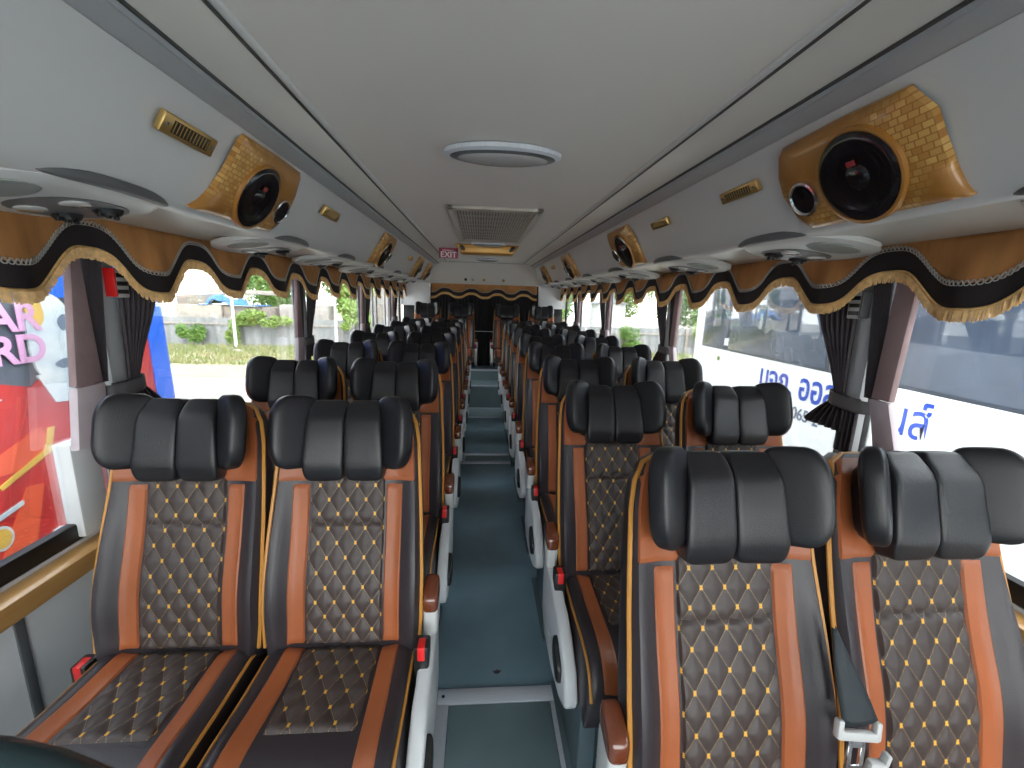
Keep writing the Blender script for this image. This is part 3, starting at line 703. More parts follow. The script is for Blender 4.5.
# ---- passenger service consoles on the soffit
def console(side, yc, label, sc=0.82):
    t = thing('reading_light_console', label, 'console', (BC + side * 0.968, yc, 1.640), 'overhead service consoles'); t.rotation_euler = (0, side * math.radians(8), 0)
    MB().sell((0, 0, -0.006), (0.150, 0.25 * sc, 0.020), 0.6, 0.85, 36, 10).obj('housing', 'lightgrey', t)
    MB().sell((0, 0, 0), (0.012, 0.20 * sc, 0.012), 0.6, 0.7, 24, 10, lambda p: (p[0] - side * (0.150 - 0.9 * p[1] ** 2), p[1], p[2] - 0.006)).obj('edge_moulding', 'greyplastic', t)
    MB().sell((side * 0.0, 0.05 * sc, -0.0235), (0.088, 0.125 * sc, 0.006), 0.5, 0.8, 28, 8).obj('control_plate', 'greyplastic', t)
    MB().sell((-side * 0.01, -0.150 * sc, -0.0215), (0.075, 0.070 * sc, 0.006), 0.6, 1.0, 28, 8).obj('speaker_grille', 'grille', t)
    for k in (0, 1):
        y = (0.10 + 0.0 * k) * sc; x = -0.045 + 0.09 * k
        z = MB(); z.disc((x, y, -0.027), 0.030, (0, 0, -1), 0.010, 20, prof=[(0.0001, 0.012), (0.010, 0.012), (0.012, 0.006), (0.024, 0.010), (0.030, 0.0)])
        for q in range(3): z.box(x - 0.004, x + 0.004, y - 0.03 + q * 0.022, y - 0.02 + q * 0.022, -0.045, -0.030, 0.002)
        z.obj('air_nozzle', 'black_plastic', t)
        MB().disc((x, 0.0, -0.027), 0.026, (0, 0, -1), 0.006, 20).obj('lamp_lens', 'dome', t)
CL = ['nearest', 'second', 'third', 'fourth', 'fifth', 'sixth', 'seventh', 'eighth']
for k, yc_ in enumerate((1.02, 1.90, 2.62, 3.40, 4.15, 4.90, 5.60)): console(-1, yc_, f'{CL[k]} overhead light and air console, painted-coach side')
for k, yc_ in enumerate((0.55, 1.34, 2.08, 2.88, 3.65, 4.40, 5.10, 5.80)): console(1, yc_, f'{CL[k]} overhead light and air console, white-coach side')

# ------------------------------------------------------------------ valances
def wave(t):   # 0 at a low lobe, 1 at a high plateau
    t = t % 1.0; c = 0.5 - 0.5 * math.cos(2 * PI * t); return lerp(c, c * c * (3 - 2 * c), 0.75)
def valance(name, label, length, pts_fn, lo, hi, top, period, ph, seed, out):
    """pts_fn(u, lift, z) -> world; u metres along; lift metres into the room"""
    t = thing(name, label, 'valance', out)
    O = Vector(out)
    rnd = random.Random(seed)
    jit = [rnd.uniform(-0.05, 0.05) for _ in range(64)]; ja = [rnd.uniform(-0.008, 0.008) for _ in range(64)]
    def tz(u):
        k = (u - ph) / period; i = int(math.floor(k + 0.5)); w_ = wave(k + 0.06 * math.sin(2 * PI * k) * 0.0)
        return lerp(lo + ja[i % 64], hi, w_)
    def lift(u, z):
        k = (u - ph) / period; dep = (top - z) / (top - lo)
        return 0.016 + (0.020 * math.cos(2 * PI * k) + 0.006 * math.cos(2 * PI * (3 * k + jit[int(k) % 64]))) * clamp(dep) * 0.9
    n = int(length / 0.012)
    P = lambda u, dl, z: pts_fn(u, lift(u, z) + dl, z) - O
    m = MB().grid(n, 9, lambda i, j: P(i * length, 0, lerp(top, tz(i * length), j))); dr = m.obj('drape', 'tan', t)
    md = dr.modifiers.new('thick', 'SOLIDIFY'); md.thickness = 0.003
    BH = 0.072
    m = MB().grid(n, 5, lambda i, j: P(i * length, -0.002, tz(i * length) - BH * j + 0.012 * (1 - j))); bd = m.obj('border', 'band', t)
    md = bd.modifiers.new('thick', 'SOLIDIFY'); md.thickness = 0.003
    # looped braid along the seam
    us = [0.0]
    while us[-1] < length:
        u = us[-1]; sl_ = (tz(u + 0.002) - tz(u)) / 0.002; us.append(u + 0.0042 / math.sqrt(1 + sl_ * sl_))
    m = MB()
    for s_ in (0, PI):
        pp = []
        for i in range(len(us)):
            u = min(us[i], length); a = i * PI / 3 + s_
            pp.append(P(u, 0.0045 + 0.0015 * math.cos(a), tz(u) + 0.0075 * math.sin(a)))
        m.tube(pp, 0.0018, 4)
    m.obj('braid', 'braid', t)
    # gold fringe
    m = MB(); m.tube([P(min(u, length), 0.003, tz(min(u, length)) - BH + 0.006) for u in us[::2]], 0.0042, 5)
    for i, u in enumerate(us):
        if u > length: break
        pass
        z0 = tz(u) - BH + 0.006; ln = 0.030 + 0.004 * rnd.random(); a = P(u, 0.003, z0); b = P(u + rnd.uniform(-0.002, 0.002), 0.004 + rnd.uniform(-0.003, 0.003), z0 - ln)
        m.tube([a, a.lerp(b, 0.5) + Vector((rnd.uniform(-0.001, 0.001), 0, 0)), b], lambda q: 0.0025 + 0.0014 * math.sin(q * PI), 4)
    m.obj('fringe', 'fringe', t)
    return t
VL = 8.1
valance('window_valance', 'tan velvet scalloped valance with gold fringe, painted-coach side', VL, lambda u, l, z: Vector((BC - 1.190 + l, Y0 + u, z)), 1.503, 1.622, 1.642, 0.4625, 1.118 - Y0, 3, (BC - 1.19, 3.0, 1.64))
valance('window_valance', 'tan velvet scalloped valance with gold fringe, white-coach side', VL, lambda u, l, z: Vector((BC + 1.190 - l, Y0 + u, z)), 1.522, 1.628, 1.642, 0.457, 1.017 - Y0, 5, (BC + 1.19, 3.0, 1.64))
valance('window_valance', 'short gold and black scalloped valance above the rear curtain', 1.60, lambda u, l, z: Vector((-0.73 + u, 6.66 - l, z)), 1.515, 1.575, 1.635, 0.40, 0.0, 9, (0.07, 6.66, 1.635))

# ------------------------------------------------------------------ pillar curtains
def curtain_set(side, y0, idx, where):
    xw = BC + side * 1.240
    def X(l): return xw - side * l - (BC + side * 1.235)
    base = (BC + side * 1.235, y0, 0.0)
    # mauve cover
    t = thing('pillar_cover', f'mauve velvet cover strip on the {where}', 'cover', (base[0], y0, 1.0), 'mauve window pillar covers')
    zz = -1.0
    def strip(poly, l0, l1, nm, mt):
        a, b = sorted((X(l0), X(l1))); MB().prism(poly, 'x', a, b, 0.006, 2).obj(nm, mt, t)
    k = (-0.13, -0.098, -0.085, -0.175) if side < 0 else (-0.165, -0.10, -0.09, -0.153)
    strip([(k[0] + (k[0] - k[3]) * 0.25, 1.60 + zz), (k[1], 1.60 + zz), (k[2], 1.165 + zz), (k[3], 1.165 + zz)], 0.012, 0.036, 'upper_strip', 'velvet')
    strip([(k[3] - 0.004, 1.162 + zz), (k[2] + 0.002, 1.162 + zz), (-0.105 if side < 0 else -0.14, 0.985 + zz), (-0.205 if side < 0 else -0.22, 0.985 + zz)], 0.014, 0.040, 'lower_strip', 'velvet_sunlit')  # lower piece coloured as if sunlit
    # curtain on the front side of the post
    def sheet(edge_a, edge_b, z_top, z_bot, folds, amp, l0):
        def fn(i, j):
            z = lerp(z_top, z_bot, j); a, b = edge_a(z), edge_b(z); y = lerp(a, b, i)
            return (X(l0 + amp * math.sin(i * folds * 2 * PI) * (0.6 + 0.4 * min(1, abs(b - a) / 0.1)) + 0.01 * i * 0), y, z - 1.0)
        return MB().grid(folds * 10 + 1, 24, fn)
    def sol(o): md = o.modifiers.new('thick', 'SOLIDIFY'); md.thickness = 0.002; return o
    c = thing('window_curtain', f'dark pleated curtain tucked behind the mauve cover, {where}', 'curtain', (base[0], y0, 1.0), 'dark pleated window curtains')
    ea = lambda z: lerp(-0.075, -0.105, clamp((1.6 - z) / 0.45)); eb = lambda z: lerp(-0.005, -0.055, clamp((1.6 - z) / 0.45))
    sol(sheet(ea, eb, 1.61, 1.16, 6, 0.007, 0.022).obj('pleated_panel', 'pleat', c))
    c = thing('window_curtain', f'dark pleated curtain gathered by a grey tieback, {where}', 'curtain', (base[0], y0, 1.0), 'dark pleated window curtains')
    eb2 = lambda z: interp([(1.13, 0.055), (1.16, 0.06), (1.25, 0.10), (1.37, 0.17), (1.5, 0.225), (1.61, 0.25)], z); ea2 = lambda z: 0.028 - 0.01 * clamp((1.6 - z) / 0.45)
    sol(sheet(ea2, eb2, 1.61, 1.135, 7, 0.009, 0.026).obj('pleated_panel', 'pleat', c))
    tb = MB()
    pts = [(X(0.010), 0.062, 0.145), (X(0.045), 0.066, 0.14), (X(0.058), 0.03, 0.135), (X(0.058), -0.03, 0.13), (X(0.045), -0.075, 0.128), (X(0.010), -0.085, 0.126)]
    tb.grid(18, 5, lambda i, j: Vector(pts[min(4, int(i * 5))]).lerp(Vector(pts[min(5, int(i * 5) + 1)]), i * 5 - min(4, int(i * 5))) + Vector((0, 0, (j - 0.5) * 0.044)))
    sol(tb.obj('tieback', 'tie', c))
    sol(sheet(lambda z: lerp(0.0, -0.01, clamp((1.13 - z) / 0.12)), lambda z: lerp(0.055, 0.175, clamp((1.13 - z) / 0.10) ** 0.8), 1.15, 1.02, 6, 0.010, 0.030).obj('tail', 'pleat', c))
    sol(sheet(lambda z: -0.055, lambda z: 0.02, 1.15, 0.955, 4, 0.010, 0.030).obj('tail', 'pleat', c))
nmL = ['first window pillar, painted-coach side', 'second window pillar, painted-coach side', 'third window pillar, painted-coach side', 'rearmost window pillar, painted-coach side']
nmR = ['first window pillar, white-coach side', 'second window pillar, white-coach side', 'third window pillar, white-coach side', 'rearmost window pillar, white-coach side']
for i in range(4):
    curtain_set(-1, posts[-1][i], i, nmL[i]); curtain_set(1, posts[1][i], i, nmR[i])
# emergency hammer holders
for side, y0 in ((-1, 1.455), (1, 1.355)):
    t = thing('hammer_holder', 'red and white hammer holder on the first pillar, painted-coach side' if side < 0 else 'white hammer holder on the first pillar, white-coach side', 'holder', (BC + side * 1.195, y0, 1.455), 'emergency hammer holders')
    a = sorted((0.0, side * 0.03))
    MB().box(*a, -0.012, 0.040, -0.04, 0.05, 0.004).obj('holder_plate', 'lightgrey', t)
    MB().box(a[0] - 0.004, a[1] + 0.004, -0.019, -0.010, -0.038, 0.05, 0.003).obj('hammer_grip', 'red' if side < 0 else 'greyplastic', t)
    m = MB()
    for r in range(3): m.box(a[0] - 0.003, a[1] + 0.003, -0.006, 0.032, -0.028 + r * 0.025, -0.015 + r * 0.025)
    m.obj('instruction_print', 'black_plastic', t)
# dark moulding in front of the first seats
t = thing('guard_rail', 'dark teal tubular guard rail in front of the first seat pair', 'rail', (-0.86, 0.548, 0.0))
rp = [(-0.34, 0, 0.774), (-0.02, 0, 0.781), (0.08, 0, 0.774), (0.16, 0, 0.759), (0.225, 0, 0.734), (0.285, 0, 0.694), (0.33, 0, 0.63), (0.35, 0, 0.54), (0.352, 0, 0.40), (0.352, 0, 0.004)]
MB().tube(rp, 0.036, 18).obj('rail_tube', 'teal', t, angle=70)
MB().disc((0.352, 0, 0.001), 0.065, (0, 0, 1), 0.012, 24).obj('floor_flange', 'teal', t)

# ------------------------------------------------------------------ outside
GZ = -1.0
struct(MB().box(-45, 40, -20, 60, GZ - 0.2, GZ).obj('ground', 'ground', smooth=False))
# white coach
def coach(name, label, x0, x1, y0, y1, z0, z1, body):
    t = thing(name, label, 'bus', ((x0 + x1) / 2, (y0 + y1) / 2, GZ)); L = t.location
    b = MB().box(x0 - L.x, x1 - L.x, y0 - L.y, y1 - L.y, z0 - L.z, z1 - L.z, 0.18, 5).obj('body', body, t, angle=60)
    for y in (y0 + 2.2, y1 - 2.6):
        for x in (x0 + 0.16, x1 - 0.16):
            MB().disc((x - L.x - 0.15, y - L.y, 0.48), 0.48, (1, 0, 0), 0.3, 32, prof=[(0.0001, 0.02), (0.25, 0.03), (0.46, 0.0), (0.48, 0.03), (0.48, 0.27), (0.46, 0.3), (0.25, 0.27), (0.0001, 0.28)]).obj('wheel', 'rubber', t)
    return t, L
wc, L = coach('parked_coach', 'white coach with blue Thai lettering parked alongside', 3.2, 5.7, -5.0, 6.25, GZ + 0.25, 2.5, 'buswhite')
def wp(mb, nm, mt, sm=False): return mb.obj(nm, mt, wc, smooth=sm)
xs = 3.2 - L.x
for i, (a, b) in enumerate(((5.28, 5.86), (3.66, 5.24), (1.95, 3.62), (0.2, 1.91), (-1.6, 0.16))):
    w_ = MB().box(xs - 0.012, xs + 0.03, a - L.y, b - L.y, 0.885 - L.z, 2.05 - L.z, 0.01); o = wp(w_, 'side_window', 'busglass', True)
wp(MB().box(xs - 0.006, xs + 0.03, -1.7 - L.y, 5.90 - L.y, 0.86 - L.z, 2.08 - L.z, 0.012), 'window_surround', 'paintblack', True)
wp(MB().box(xs - 0.016, xs, 5.24 - L.y, 5.32 - L.y, 0.93 - L.z, 1.02 - L.z), 'sticker', 'polewhite')
wp(MB().disc((xs, 5.43 - L.y, 0.74 - L.z), 0.03, (-1, 0, 0), 0.012, 18), 'fuel_cap', 'leaf', True)
wp(MB().box(xs - 0.01, xs + 0.01, 4.06 - L.y, 4.17 - L.y, 0.10 - L.z, 0.20 - L.z, 0.004), 'side_reflector', 'paintorange')
wp(MB().box(xs - 0.006, xs + 0.01, -4.6 - L.y, 5.9 - L.y, -0.42 - L.z, -0.30 - L.z), 'lower_stripe', 'bluegrey')
rt = (PI / 2, 0, -PI / 2)
text('บจก. ออลโ', 'blue', 0.37, (xs - 0.004, 4.56 - L.y, 0.545 - L.z), rt, 'company_lettering', wc, 0.002, 0.006, 'LEFT', 0.74)
text('นส์', 'blue', 0.37, (xs - 0.004, 2.99 - L.y, 0.52 - L.z), rt, 'company_lettering', wc, 0.001, 0.002, 'LEFT', 0.74)
text('065-2', 'bluegrey', 0.17, (xs - 0.004, 3.99 - L.y, 0.335 - L.z), rt, 'phone_lettering', wc, 0.002, 0.002, 'LEFT', 0.9)

# painted coach
pc, L = coach('painted_coach', 'red and charcoal mural painted coach parked alongside', -5.1, -2.6, -5.0, 3.74, GZ + 0.25, 2.4, 'paintblack')
xs = -2.6 - L.x
def decal(poly, nm, mt, d):
    MB().prism([(a - L.y, b - L.z) for a, b in poly], 'x', xs - 0.02, xs + d, 0.0).obj(nm, mt, pc, smooth=False)
def blob(cy, cz_, ry, rz, n=28, wob=0.0, seed=1, p=2.0):
    rn = random.Random(seed); ph = rn.random() * 6
    return [(cy + ry * (1 + wob * math.sin(3 * a + ph)) * sgn(math.cos(a)) * abs(math.cos(a)) ** (2 / p), cz_ + rz * (1 + wob * math.cos(2 * a + ph)) * sgn(math.sin(a)) * abs(math.sin(a)) ** (2 / p)) for a in [2 * PI * k / n for k in range(n)]]
decal([(1.6, 1.40), (3.35, 1.36), (3.35, 1.62), (1.6, 1.65)], 'blue_band', 'paintblue', 0.006)
decal([(1.55, -0.5), (1.62, 0.35), (1.95, 0.62), (2.42, 0.92), (2.62, 0.86), (2.80, 0.98), (3.05, 0.86), (3.42, 0.55), (3.45, -0.5)], 'red_shape', 'paintred', 0.008)
decal([(2.66, -0.5), (2.70, 0.30), (2.86, 0.60), (3.02, 0.55), (3.05, -0.5)], 'dark_fold', 'paintdark', 0.010)
decal([(2.30, 0.42), (2.36, 0.52), (2.62, 0.62), (2.66, 0.50), (2.55, 0.40)], 'orange_shape', 'paintorange', 0.011)
decal([(2.20, -0.2), (2.48, 0.30), (2.58, 0.28), (2.40, -0.3)], 'orange_shape', 'paintorange', 0.011)
decal(blob(2.79, 1.13, 0.15, 0.27, 28, 0.04, 3, 2.4), 'pale_shape', 'paintwhite', 0.012)
decal([(2.66, 0.92), (2.74, 0.74), (2.90, 0.72), (2.93, 0.93)], 'pale_shape', 'paintwhite', 0.011)
decal(blob(2.71, 1.30, 0.05, 0.10, 18, 0.1, 5), 'yellow_shape', 'paintyellow', 0.014)
decal(blob(2.84, 0.97, 0.06, 0.03, 18, 0.1, 6), 'dark_shape', 'bluegrey', 0.014)
decal(blob(2.87, 1.22, 0.035, 0.05, 18, 0.1, 6), 'dark_shape', 'bluegrey', 0.014)
decal([(2.35, 0.36), (2.62, 0.48), (2.66, 0.60), (2.70, 0.60), (2.655, 0.455), (2.36, 0.335)], 'yellow_line', 'paintyellow', 0.014)
decal([(2.86, 0.30), (2.90, 0.72), (2.925, 0.72), (2.885, 0.30)], 'yellow_line', 'paintyellow', 0.014)
decal([(2.16, 0.135), (2.45, 0.21), (2.45, 0.235), (2.16, 0.165)], 'pale_line', 'paintwhite', 0.014)
decal(blob(2.31, 0.075, 0.045, 0.055, 20), 'round_mark', 'paintyellow', 0.016); decal(blob(2.31, 0.075, 0.06, 0.07, 20), 'round_mark_ring', 'paintwhite', 0.013)
decal(blob(2.62, -0.17, 0.12, 0.13, 24, 0.12, 9), 'pale_shape', 'paintwhite', 0.016)
decal(blob(2.69, -0.15, 0.03, 0.06, 16), 'blue_shape', 'paintblue', 0.019)
decal(blob(2.2, -0.22, 0.16, 0.22, 22, 0.1, 11), 'blue_shape', 'tarp', 0.014)
decal([(3.20, 0.2), (3.22, 1.02), (3.34, 1.10), (3.38, 0.2)], 'yellow_panel', 'paintyellow', 0.012)
decal([(3.14, 0.35), (3.16, 0.8), (3.26, 0.85), (3.26, 0.35)], 'dark_panel', 'paintdark', 0.016)
decal([(3.42, -0.6), (3.36, 0.6), (3.40, 1.2), (3.46, 1.9), (3.58, 1.9), (3.58, -0.6)], 'red_edge', 'paintred', 0.018)
decal([(3.56, -0.6), (3.54, 0.6), (3.50, 1.9), (3.68, 1.9), (3.73, 0.6), (3.73, -0.6)], 'blue_edge', 'paintblue', 0.022)
for q in range(4): decal([(2.10, 0.98 - q * 0.07), (2.45, 1.0 - q * 0.06), (2.45, 1.008 - q * 0.06), (2.10, 0.995 - q * 0.07)], 'pale_line', 'paintwhite', 0.010)
rl = (PI / 2, 0, PI / 2)
text('AR', 'paintpink', 0.22, (xs + 0.012, 2.45 - L.y, 1.19 - L.z), rl, 'mural_lettering', pc, 0.003, 0.006)
text('RD', 'paintpink', 0.22, (xs + 0.012, 2.44 - L.y, 1.01 - L.z), rl, 'mural_lettering', pc, 0.003, 0.006)

# fence, scrap, trees
fe = thing('sheet_fence', 'grey corrugated sheet fence across the yard', 'fence', (-3, 20, GZ))
FH = 1.22
MB().grid(900, 5, lambda i, j: (lerp(-26, 17, i) + 3, 0.03 * math.sin(i * 2 * PI * 110), FH * j)).obj('sheeting', 'fence', fe)
for z in (0.92,): MB().box(-23, 20, -0.07, -0.03, z, z + 0.06).obj('top_rail', 'slab', fe)
for k in range(15): MB().box(-23 + 3 * k - 0.05, -23 + 3 * k + 0.05, -0.12, -0.03, 0, FH + 0.05, 0.01).obj('fence_post', 'slab', fe)
def leaves(mb, c, r, n, sz, rnd):
    for _ in range(n):
        while True:
            p = Vector((rnd.uniform(-1, 1), rnd.uniform(-1, 1), rnd.uniform(-1, 1)))
            if 0.35 < p.length < 1: break
        p = Vector((c[0] + p.x * r[0], c[1] + p.y * r[1], c[2] + p.z * r[2])); s = sz * rnd.uniform(0.6, 1.3)
        a = Vector((rnd.uniform(-1, 1), rnd.uniform(-1, 1), rnd.uniform(-1, 1))).normalized(); b = a.orthogonal().normalized()
        mb.add([p - a * s, p + b * s * 0.45, p + a * s, p - b * s * 0.45], [(0, 1, 2, 3)])
def tree(x, y, h, cr, label, mt, seed, lean=0.0):
    rnd = random.Random(seed); t = thing('leafy_tree', label, 'tree', (x, y, GZ), 'trees beyond the fence')
    tm_ = MB().tube([(0, 0, 0), (lean * 0.3, 0.05, h * 0.3), (lean * 0.6, 0, h * 0.6), (lean, 0, h * 0.85)], lambda q: 0.14 * (1 - 0.7 * q), 8)
    for k in range(5):
        a = rnd.uniform(0, 2 * PI); z = h * rnd.uniform(0.4, 0.7); tm_.tube([(lean * z / h, 0, z), (lean + cr * 0.5 * math.cos(a), cr * 0.5 * math.sin(a), z + cr * 0.5)], lambda q: 0.05 * (1 - 0.7 * q), 6)
    tm_.obj('trunk', 'bark', t)
    m = MB()
    for k in range(9):
        c = (lean + rnd.uniform(-0.6, 0.6) * cr, rnd.uniform(-0.6, 0.6) * cr, h * 0.78 + rnd.uniform(-0.55, 0.5) * cr); r = cr * rnd.uniform(0.35, 0.6); leaves(m, c, (r, r, r * 0.8), 330, 0.13, rnd)
    m.obj('foliage', mt, t, smooth=False)
for a in ((-11.6, 25, 3.4, 2.0, 'green leafy tree behind the scrap pile', 'leaf', 1), (-8.2, 29.5, 4.6, 2.2, 'green tree beyond the fence near the white pole', 'leaf', 2), (-6.6, 22.5, 2.7, 1.2, 'yellow green tree between the second and third pillars', 'leaf2', 3),
          (8.0, 24, 3.6, 1.9, 'yellow green tree behind the utility pole', 'leaf2', 4), (10.5, 23, 3.6, 2.1, 'bright green tree beside the white coach tail', 'leaf', 5), (13.4, 28.5, 5.0, 2.4, 'tall green tree just above the white coach tail', 'leaf', 6), (5.4, 27.6, 3.4, 1.6, 'pale green tree by the shed', 'leaf2', 7), (3.6, 23, 3.0, 1.4, 'green tree seen through the rear window', 'leaf', 8), (-15, 31, 5.0, 2.6, 'large dark green tree behind the painted coach', 'leaf', 9)): tree(*a)
def bush(x, y, z, r, n, label, mt, seed, nm='creeper_bush'):
    rnd = random.Random(seed); m = MB()
    for q in range(9):
        c_ = (rnd.uniform(-0.75, 0.75) * r[0], rnd.uniform(-0.4, 0.4) * r[1], rnd.uniform(-0.9, 0.35) * r[2]); k_ = rnd.uniform(0.3, 0.6)
        leaves(m, c_, (r[0] * k_ * 0.7, r[1] * k_, r[2] * k_), n // 5, 0.075, rnd)
    tag(m.obj(nm, mt, smooth=False), label, 'bush', 'bushes along the fence', loc=(x, y, z))
bush(-9.7, 19.75, 0.32, (1.4, 0.4, 0.42), 900, 'leafy creeper spilling over the fence top', 'leaf2', 21)
bush(-11.0, 19.8, -0.25, (0.35, 0.25, 0.6), 420, 'yellow green creeper climbing the fence', 'leaf2', 22)
bush(-12.6, 19.6, -0.45, (0.7, 0.3, 0.6), 600, 'dark green bush at the fence near the painted coach', 'leaf', 23)
bush(-5.4, 19.7, 0.30, (0.8, 0.4, 0.40), 500, 'bright creeper on the fence past the second pillar', 'leaf2', 24)
bush(7.0, 19.6, -0.2, (0.9, 0.4, 0.7), 700, 'green bush at the fence beside the utility pole', 'leaf', 25)
bush(11.2, 19.5, 0.0, (1.2, 0.5, 1.0), 1000, 'tall green bush beside the white coach tail', 'leaf2', 26)
rnd = random.Random(31)
def grass(nm, label, x0, x1, y0, y1, n, mt):
    m = MB()
    for _ in range(n):
        x, y = rnd.uniform(x0, x1), rnd.uniform(y0, y1); h = rnd.uniform(0.06, 0.22); a = rnd.uniform(0, PI); dx, dy = 0.03 * math.cos(a), 0.03 * math.sin(a); lx, ly = rnd.uniform(-0.08, 0.08), rnd.uniform(-0.08, 0.08)
        m.add([(x - dx, y - dy, GZ), (x + dx, y + dy, GZ), (x + lx, y + ly, GZ + h)], [(0, 1, 2)])
    o = m.obj(nm, mt, smooth=False); tag(o, label, 'grass', kind='stuff')
grass('grass', 'rough green grass along the foot of the fence', -16, 14, 14.5, 19.7, 16000, 'grass')
struct(MB().box(-22, 15, 12.5, 17.5, GZ - 0.02, GZ + 0.012).obj('ground_verge', mat('dry_earth_verge', (0.30, 0.24, 0.17), 0.95, col2=(0.36, 0.36, 0.22), vscale=0.9), smooth=False))
# scrap behind the fence
def slab(x, y, z, sx, sy, sz, rz, rx, label, mt, nm='scrap_board'):
    if z < 0.7: top_ = z + sz; sz = (top_ - GZ) / 2; z = GZ + sz; rx = 0
    R_ = Matrix.Rotation(rz, 4, 'Z') @ Matrix.Rotation(rx, 4, 'Y')
    tag(MB().box(-sx, sx, -sy, sy, -sz, sz, 0.015, 2, R_).obj(nm, mt), label, 'board', 'scrap behind the fence', loc=(x, y, z))
slab(-13.0, 21.5, 0.45, 1.0, 0.5, 0.28, 0, 0, 'pale wide slab low in the scrap pile', 'slab')
slab(-10.9, 21.6, 0.42, 1.05, 0.5, 0.26, 0, -0.02, 'brown timber stack beside the pale slab', 'scrap')
slab(-13.4, 22, 0.97, 0.9, 0.4, 0.22, 0.2, -0.08, 'grey timber stack high in the scrap pile', 'scrap')
slab(-8.5, 22, 0.50, 1.15, 0.4, 0.30, 0, 0.04, 'grey scrap boards right of the blue tarpaulin', 'house')
slab(-11.8, 23, 1.35, 1.6, 0.4, 0.10, 0.0, 0.02, 'long thin board on top of the scrap pile', 'slab')
slab(-8.0, 22.2, 0.95, 0.8, 0.3, 0.10, 0.0, -0.12, 'tilted pale board above the creeper', 'polewhite')
rnd = random.Random(41)
def tp(i, j):
    x = lerp(-1.5, 1.35, i); y = lerp(-0.5, 0.55, j); z = 0.42 * math.exp(-((x + 0.5) / 0.8) ** 2) + 0.12 * math.sin(x * 5 + y * 3) + 0.08 * math.sin(x * 9 - y * 7) - 0.25 * abs(j - 0.5) * 2 - 0.18 * i
    return (x, y, max(z, -0.05))
o = MB().grid(50, 22, tp).obj('blue_tarpaulin', 'tarp'); tag(o, 'crumpled blue tarpaulin over the scrap pile', 'tarpaulin', loc=(-11.5, 21.45, 0.80)); o.modifiers.new('t', 'SOLIDIFY').thickness = 0.02
def pole(x, y, h, r, label, mt, arm=False):
    t = thing('utility_pole', label, 'pole', (x, y, GZ), 'poles in the yard'); MB().tube([(0, 0, 0), (0, 0, h)], lambda q: r * (1 - 0.3 * q), 10).obj('shaft', mt, t)
    if arm: MB().box(-0.6, 0.6, -0.05, 0.05, h - 0.5, h - 0.38, 0.01).obj('crossarm', mt, t)
pole(-10.55, 19.3, 2.05, 0.07, 'thin white pole in front of the fence by the blue tarpaulin', 'polewhite')
pole(-9.5, 22.9, 4.5, 0.12, 'brown timber pole behind the fence', 'bark')
pole(8.05, 20.6, 4.6, 0.11, 'tall white utility pole before the trees', 'polewhite', True)
pole(-6.35, 19.5, 2.6, 0.07, 'thin white pole near the second window pillar', 'polewhite')
def shed(x, y, sx, sy, h, label, mw):
    t = thing('yard_shed', label, 'shed', (x, y, GZ)); MB().box(-sx, sx, -sy, sy, 0, h, 0.02).obj('walls', mw, t)
    MB().prism([(-sx - 0.2, h), (sx + 0.2, h), (0, h + sx * 0.35)], 'y', -sy - 0.2, sy + 0.2, 0.0).obj('roof', 'houseroof', t, smooth=False)
    MB().box(-sx * 0.5, -sx * 0.1, -sy - 0.02, -sy + 0.02, h * 0.45, h * 0.75).obj('shed_window', 'busglass', t)
shed(6.5, 21.6, 0.7, 0.7, 2.3, 'small white shed beyond the fence', 'polewhite')
shed(4.2, 31, 1.7, 1.2, 2.9, 'grey shed seen through the rear windows', 'house')
shed(-7.6, 34, 1.4, 1.2, 5.2, 'grey brown house past the second pillar', 'house')
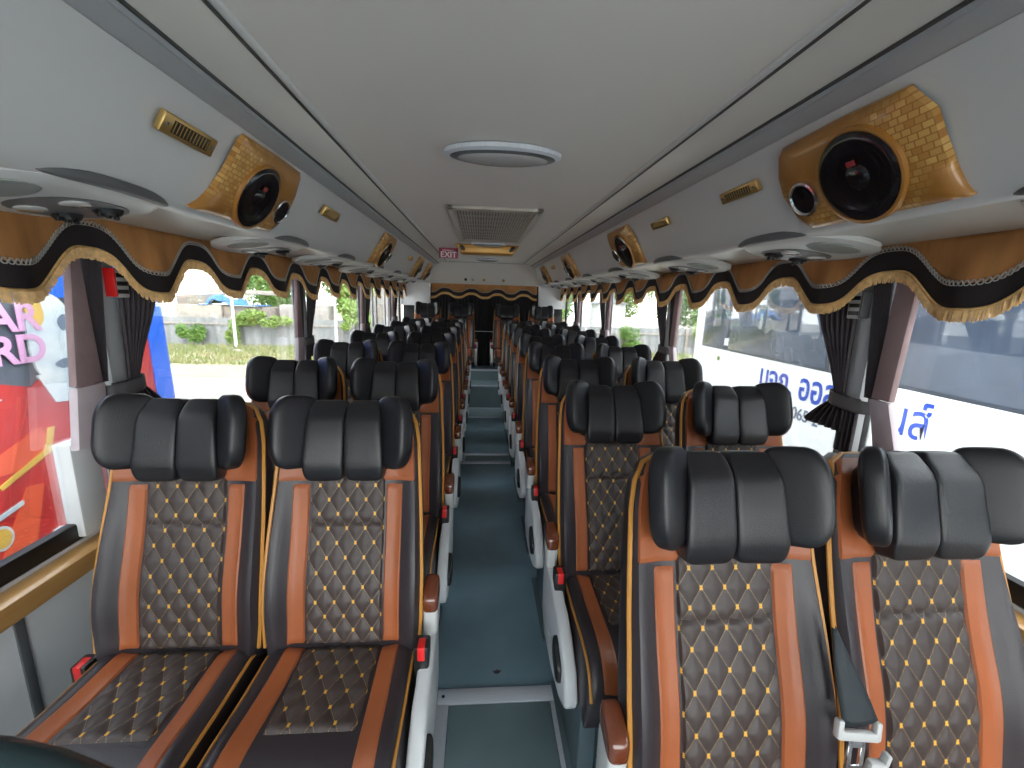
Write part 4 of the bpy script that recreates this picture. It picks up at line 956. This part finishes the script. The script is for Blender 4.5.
for i, (x, y, s_) in enumerate(((7.35, 18.6, 0.14), (6.5, 18.4, 0.10), (-9.6, 17.6, 0.12))):
    tag(MB().sell((0, 0, s_ * 0.5), (s_ * 1.6, s_, s_ * 0.6), 0.8, 0.8, 14, 8).obj('pale_rock', 'slab'), ['larger pale rock in the grass by the utility pole', 'smaller pale rock in the grass by the utility pole', 'pale rock on the yard before the creeper fence'][i], 'rock', 'rocks in the yard', loc=(x, y, GZ))

# ------------------------------------------------------------------ light, camera
wd = bpy.data.worlds.new('overcast_sky'); SC.world = wd; wd.use_nodes = True
nt = wd.node_tree; bg = nt.nodes['Background']
tc = nt.nodes.new('ShaderNodeTexCoord'); sx = nt.nodes.new('ShaderNodeSeparateXYZ'); nt.links.new(tc.outputs['Generated'], sx.inputs[0])
cr = nt.nodes.new('ShaderNodeValToRGB'); nt.links.new(sx.outputs[2], cr.inputs[0])
cr.color_ramp.elements[0].position = 0.0; cr.color_ramp.elements[0].color = (1.0, 0.99, 0.97, 1)
cr.color_ramp.elements[1].position = 0.7; cr.color_ramp.elements[1].color = (0.86, 0.91, 0.97, 1)
nt.links.new(cr.outputs[0], bg.inputs[0]); bg.inputs[1].default_value = 2.6
sun = bpy.data.lights.new('sun', 'SUN'); sun.energy = 1.6; sun.angle = math.radians(12); sun.color = (1, 0.96, 0.9)
so = bpy.data.objects.new('sun', sun); COL.objects.link(so); so.rotation_euler = (math.radians(38), 0, math.radians(35))
cam = bpy.data.cameras.new('camera'); co = bpy.data.objects.new('camera', cam); COL.objects.link(co)
F, CX, CY = 425.0, 512.0, 384.0
d = Vector(((480 - CX) / F, -(297 - CY) / F, -1)).normalized(); rr = math.radians(0.8)
u = Vector((math.sin(rr), math.cos(rr), 0)); u = (u - d * u.dot(d)).normalized(); x = d.cross(u)
Rm = Matrix((x, d, u))            # rows: world axes in camera coordinates
co.matrix_world = Matrix.Translation((0, 0, 1.45)) @ Rm.to_4x4()
cam.sensor_width = 36; cam.lens = F * 36 / 1024; cam.clip_start = 0.02; cam.clip_end = 300
SC.camera = co
vs = SC.view_settings; vs.view_transform = 'Standard'; vs.look = 'None'; vs.gamma = 1; vs.use_curve_mapping = False; vs.exposure = 1.5
SC.cycles.max_bounces = 10; SC.cycles.diffuse_bounces = 6; SC.cycles.transparent_max_bounces = 16
SC.cycles.use_denoising = True
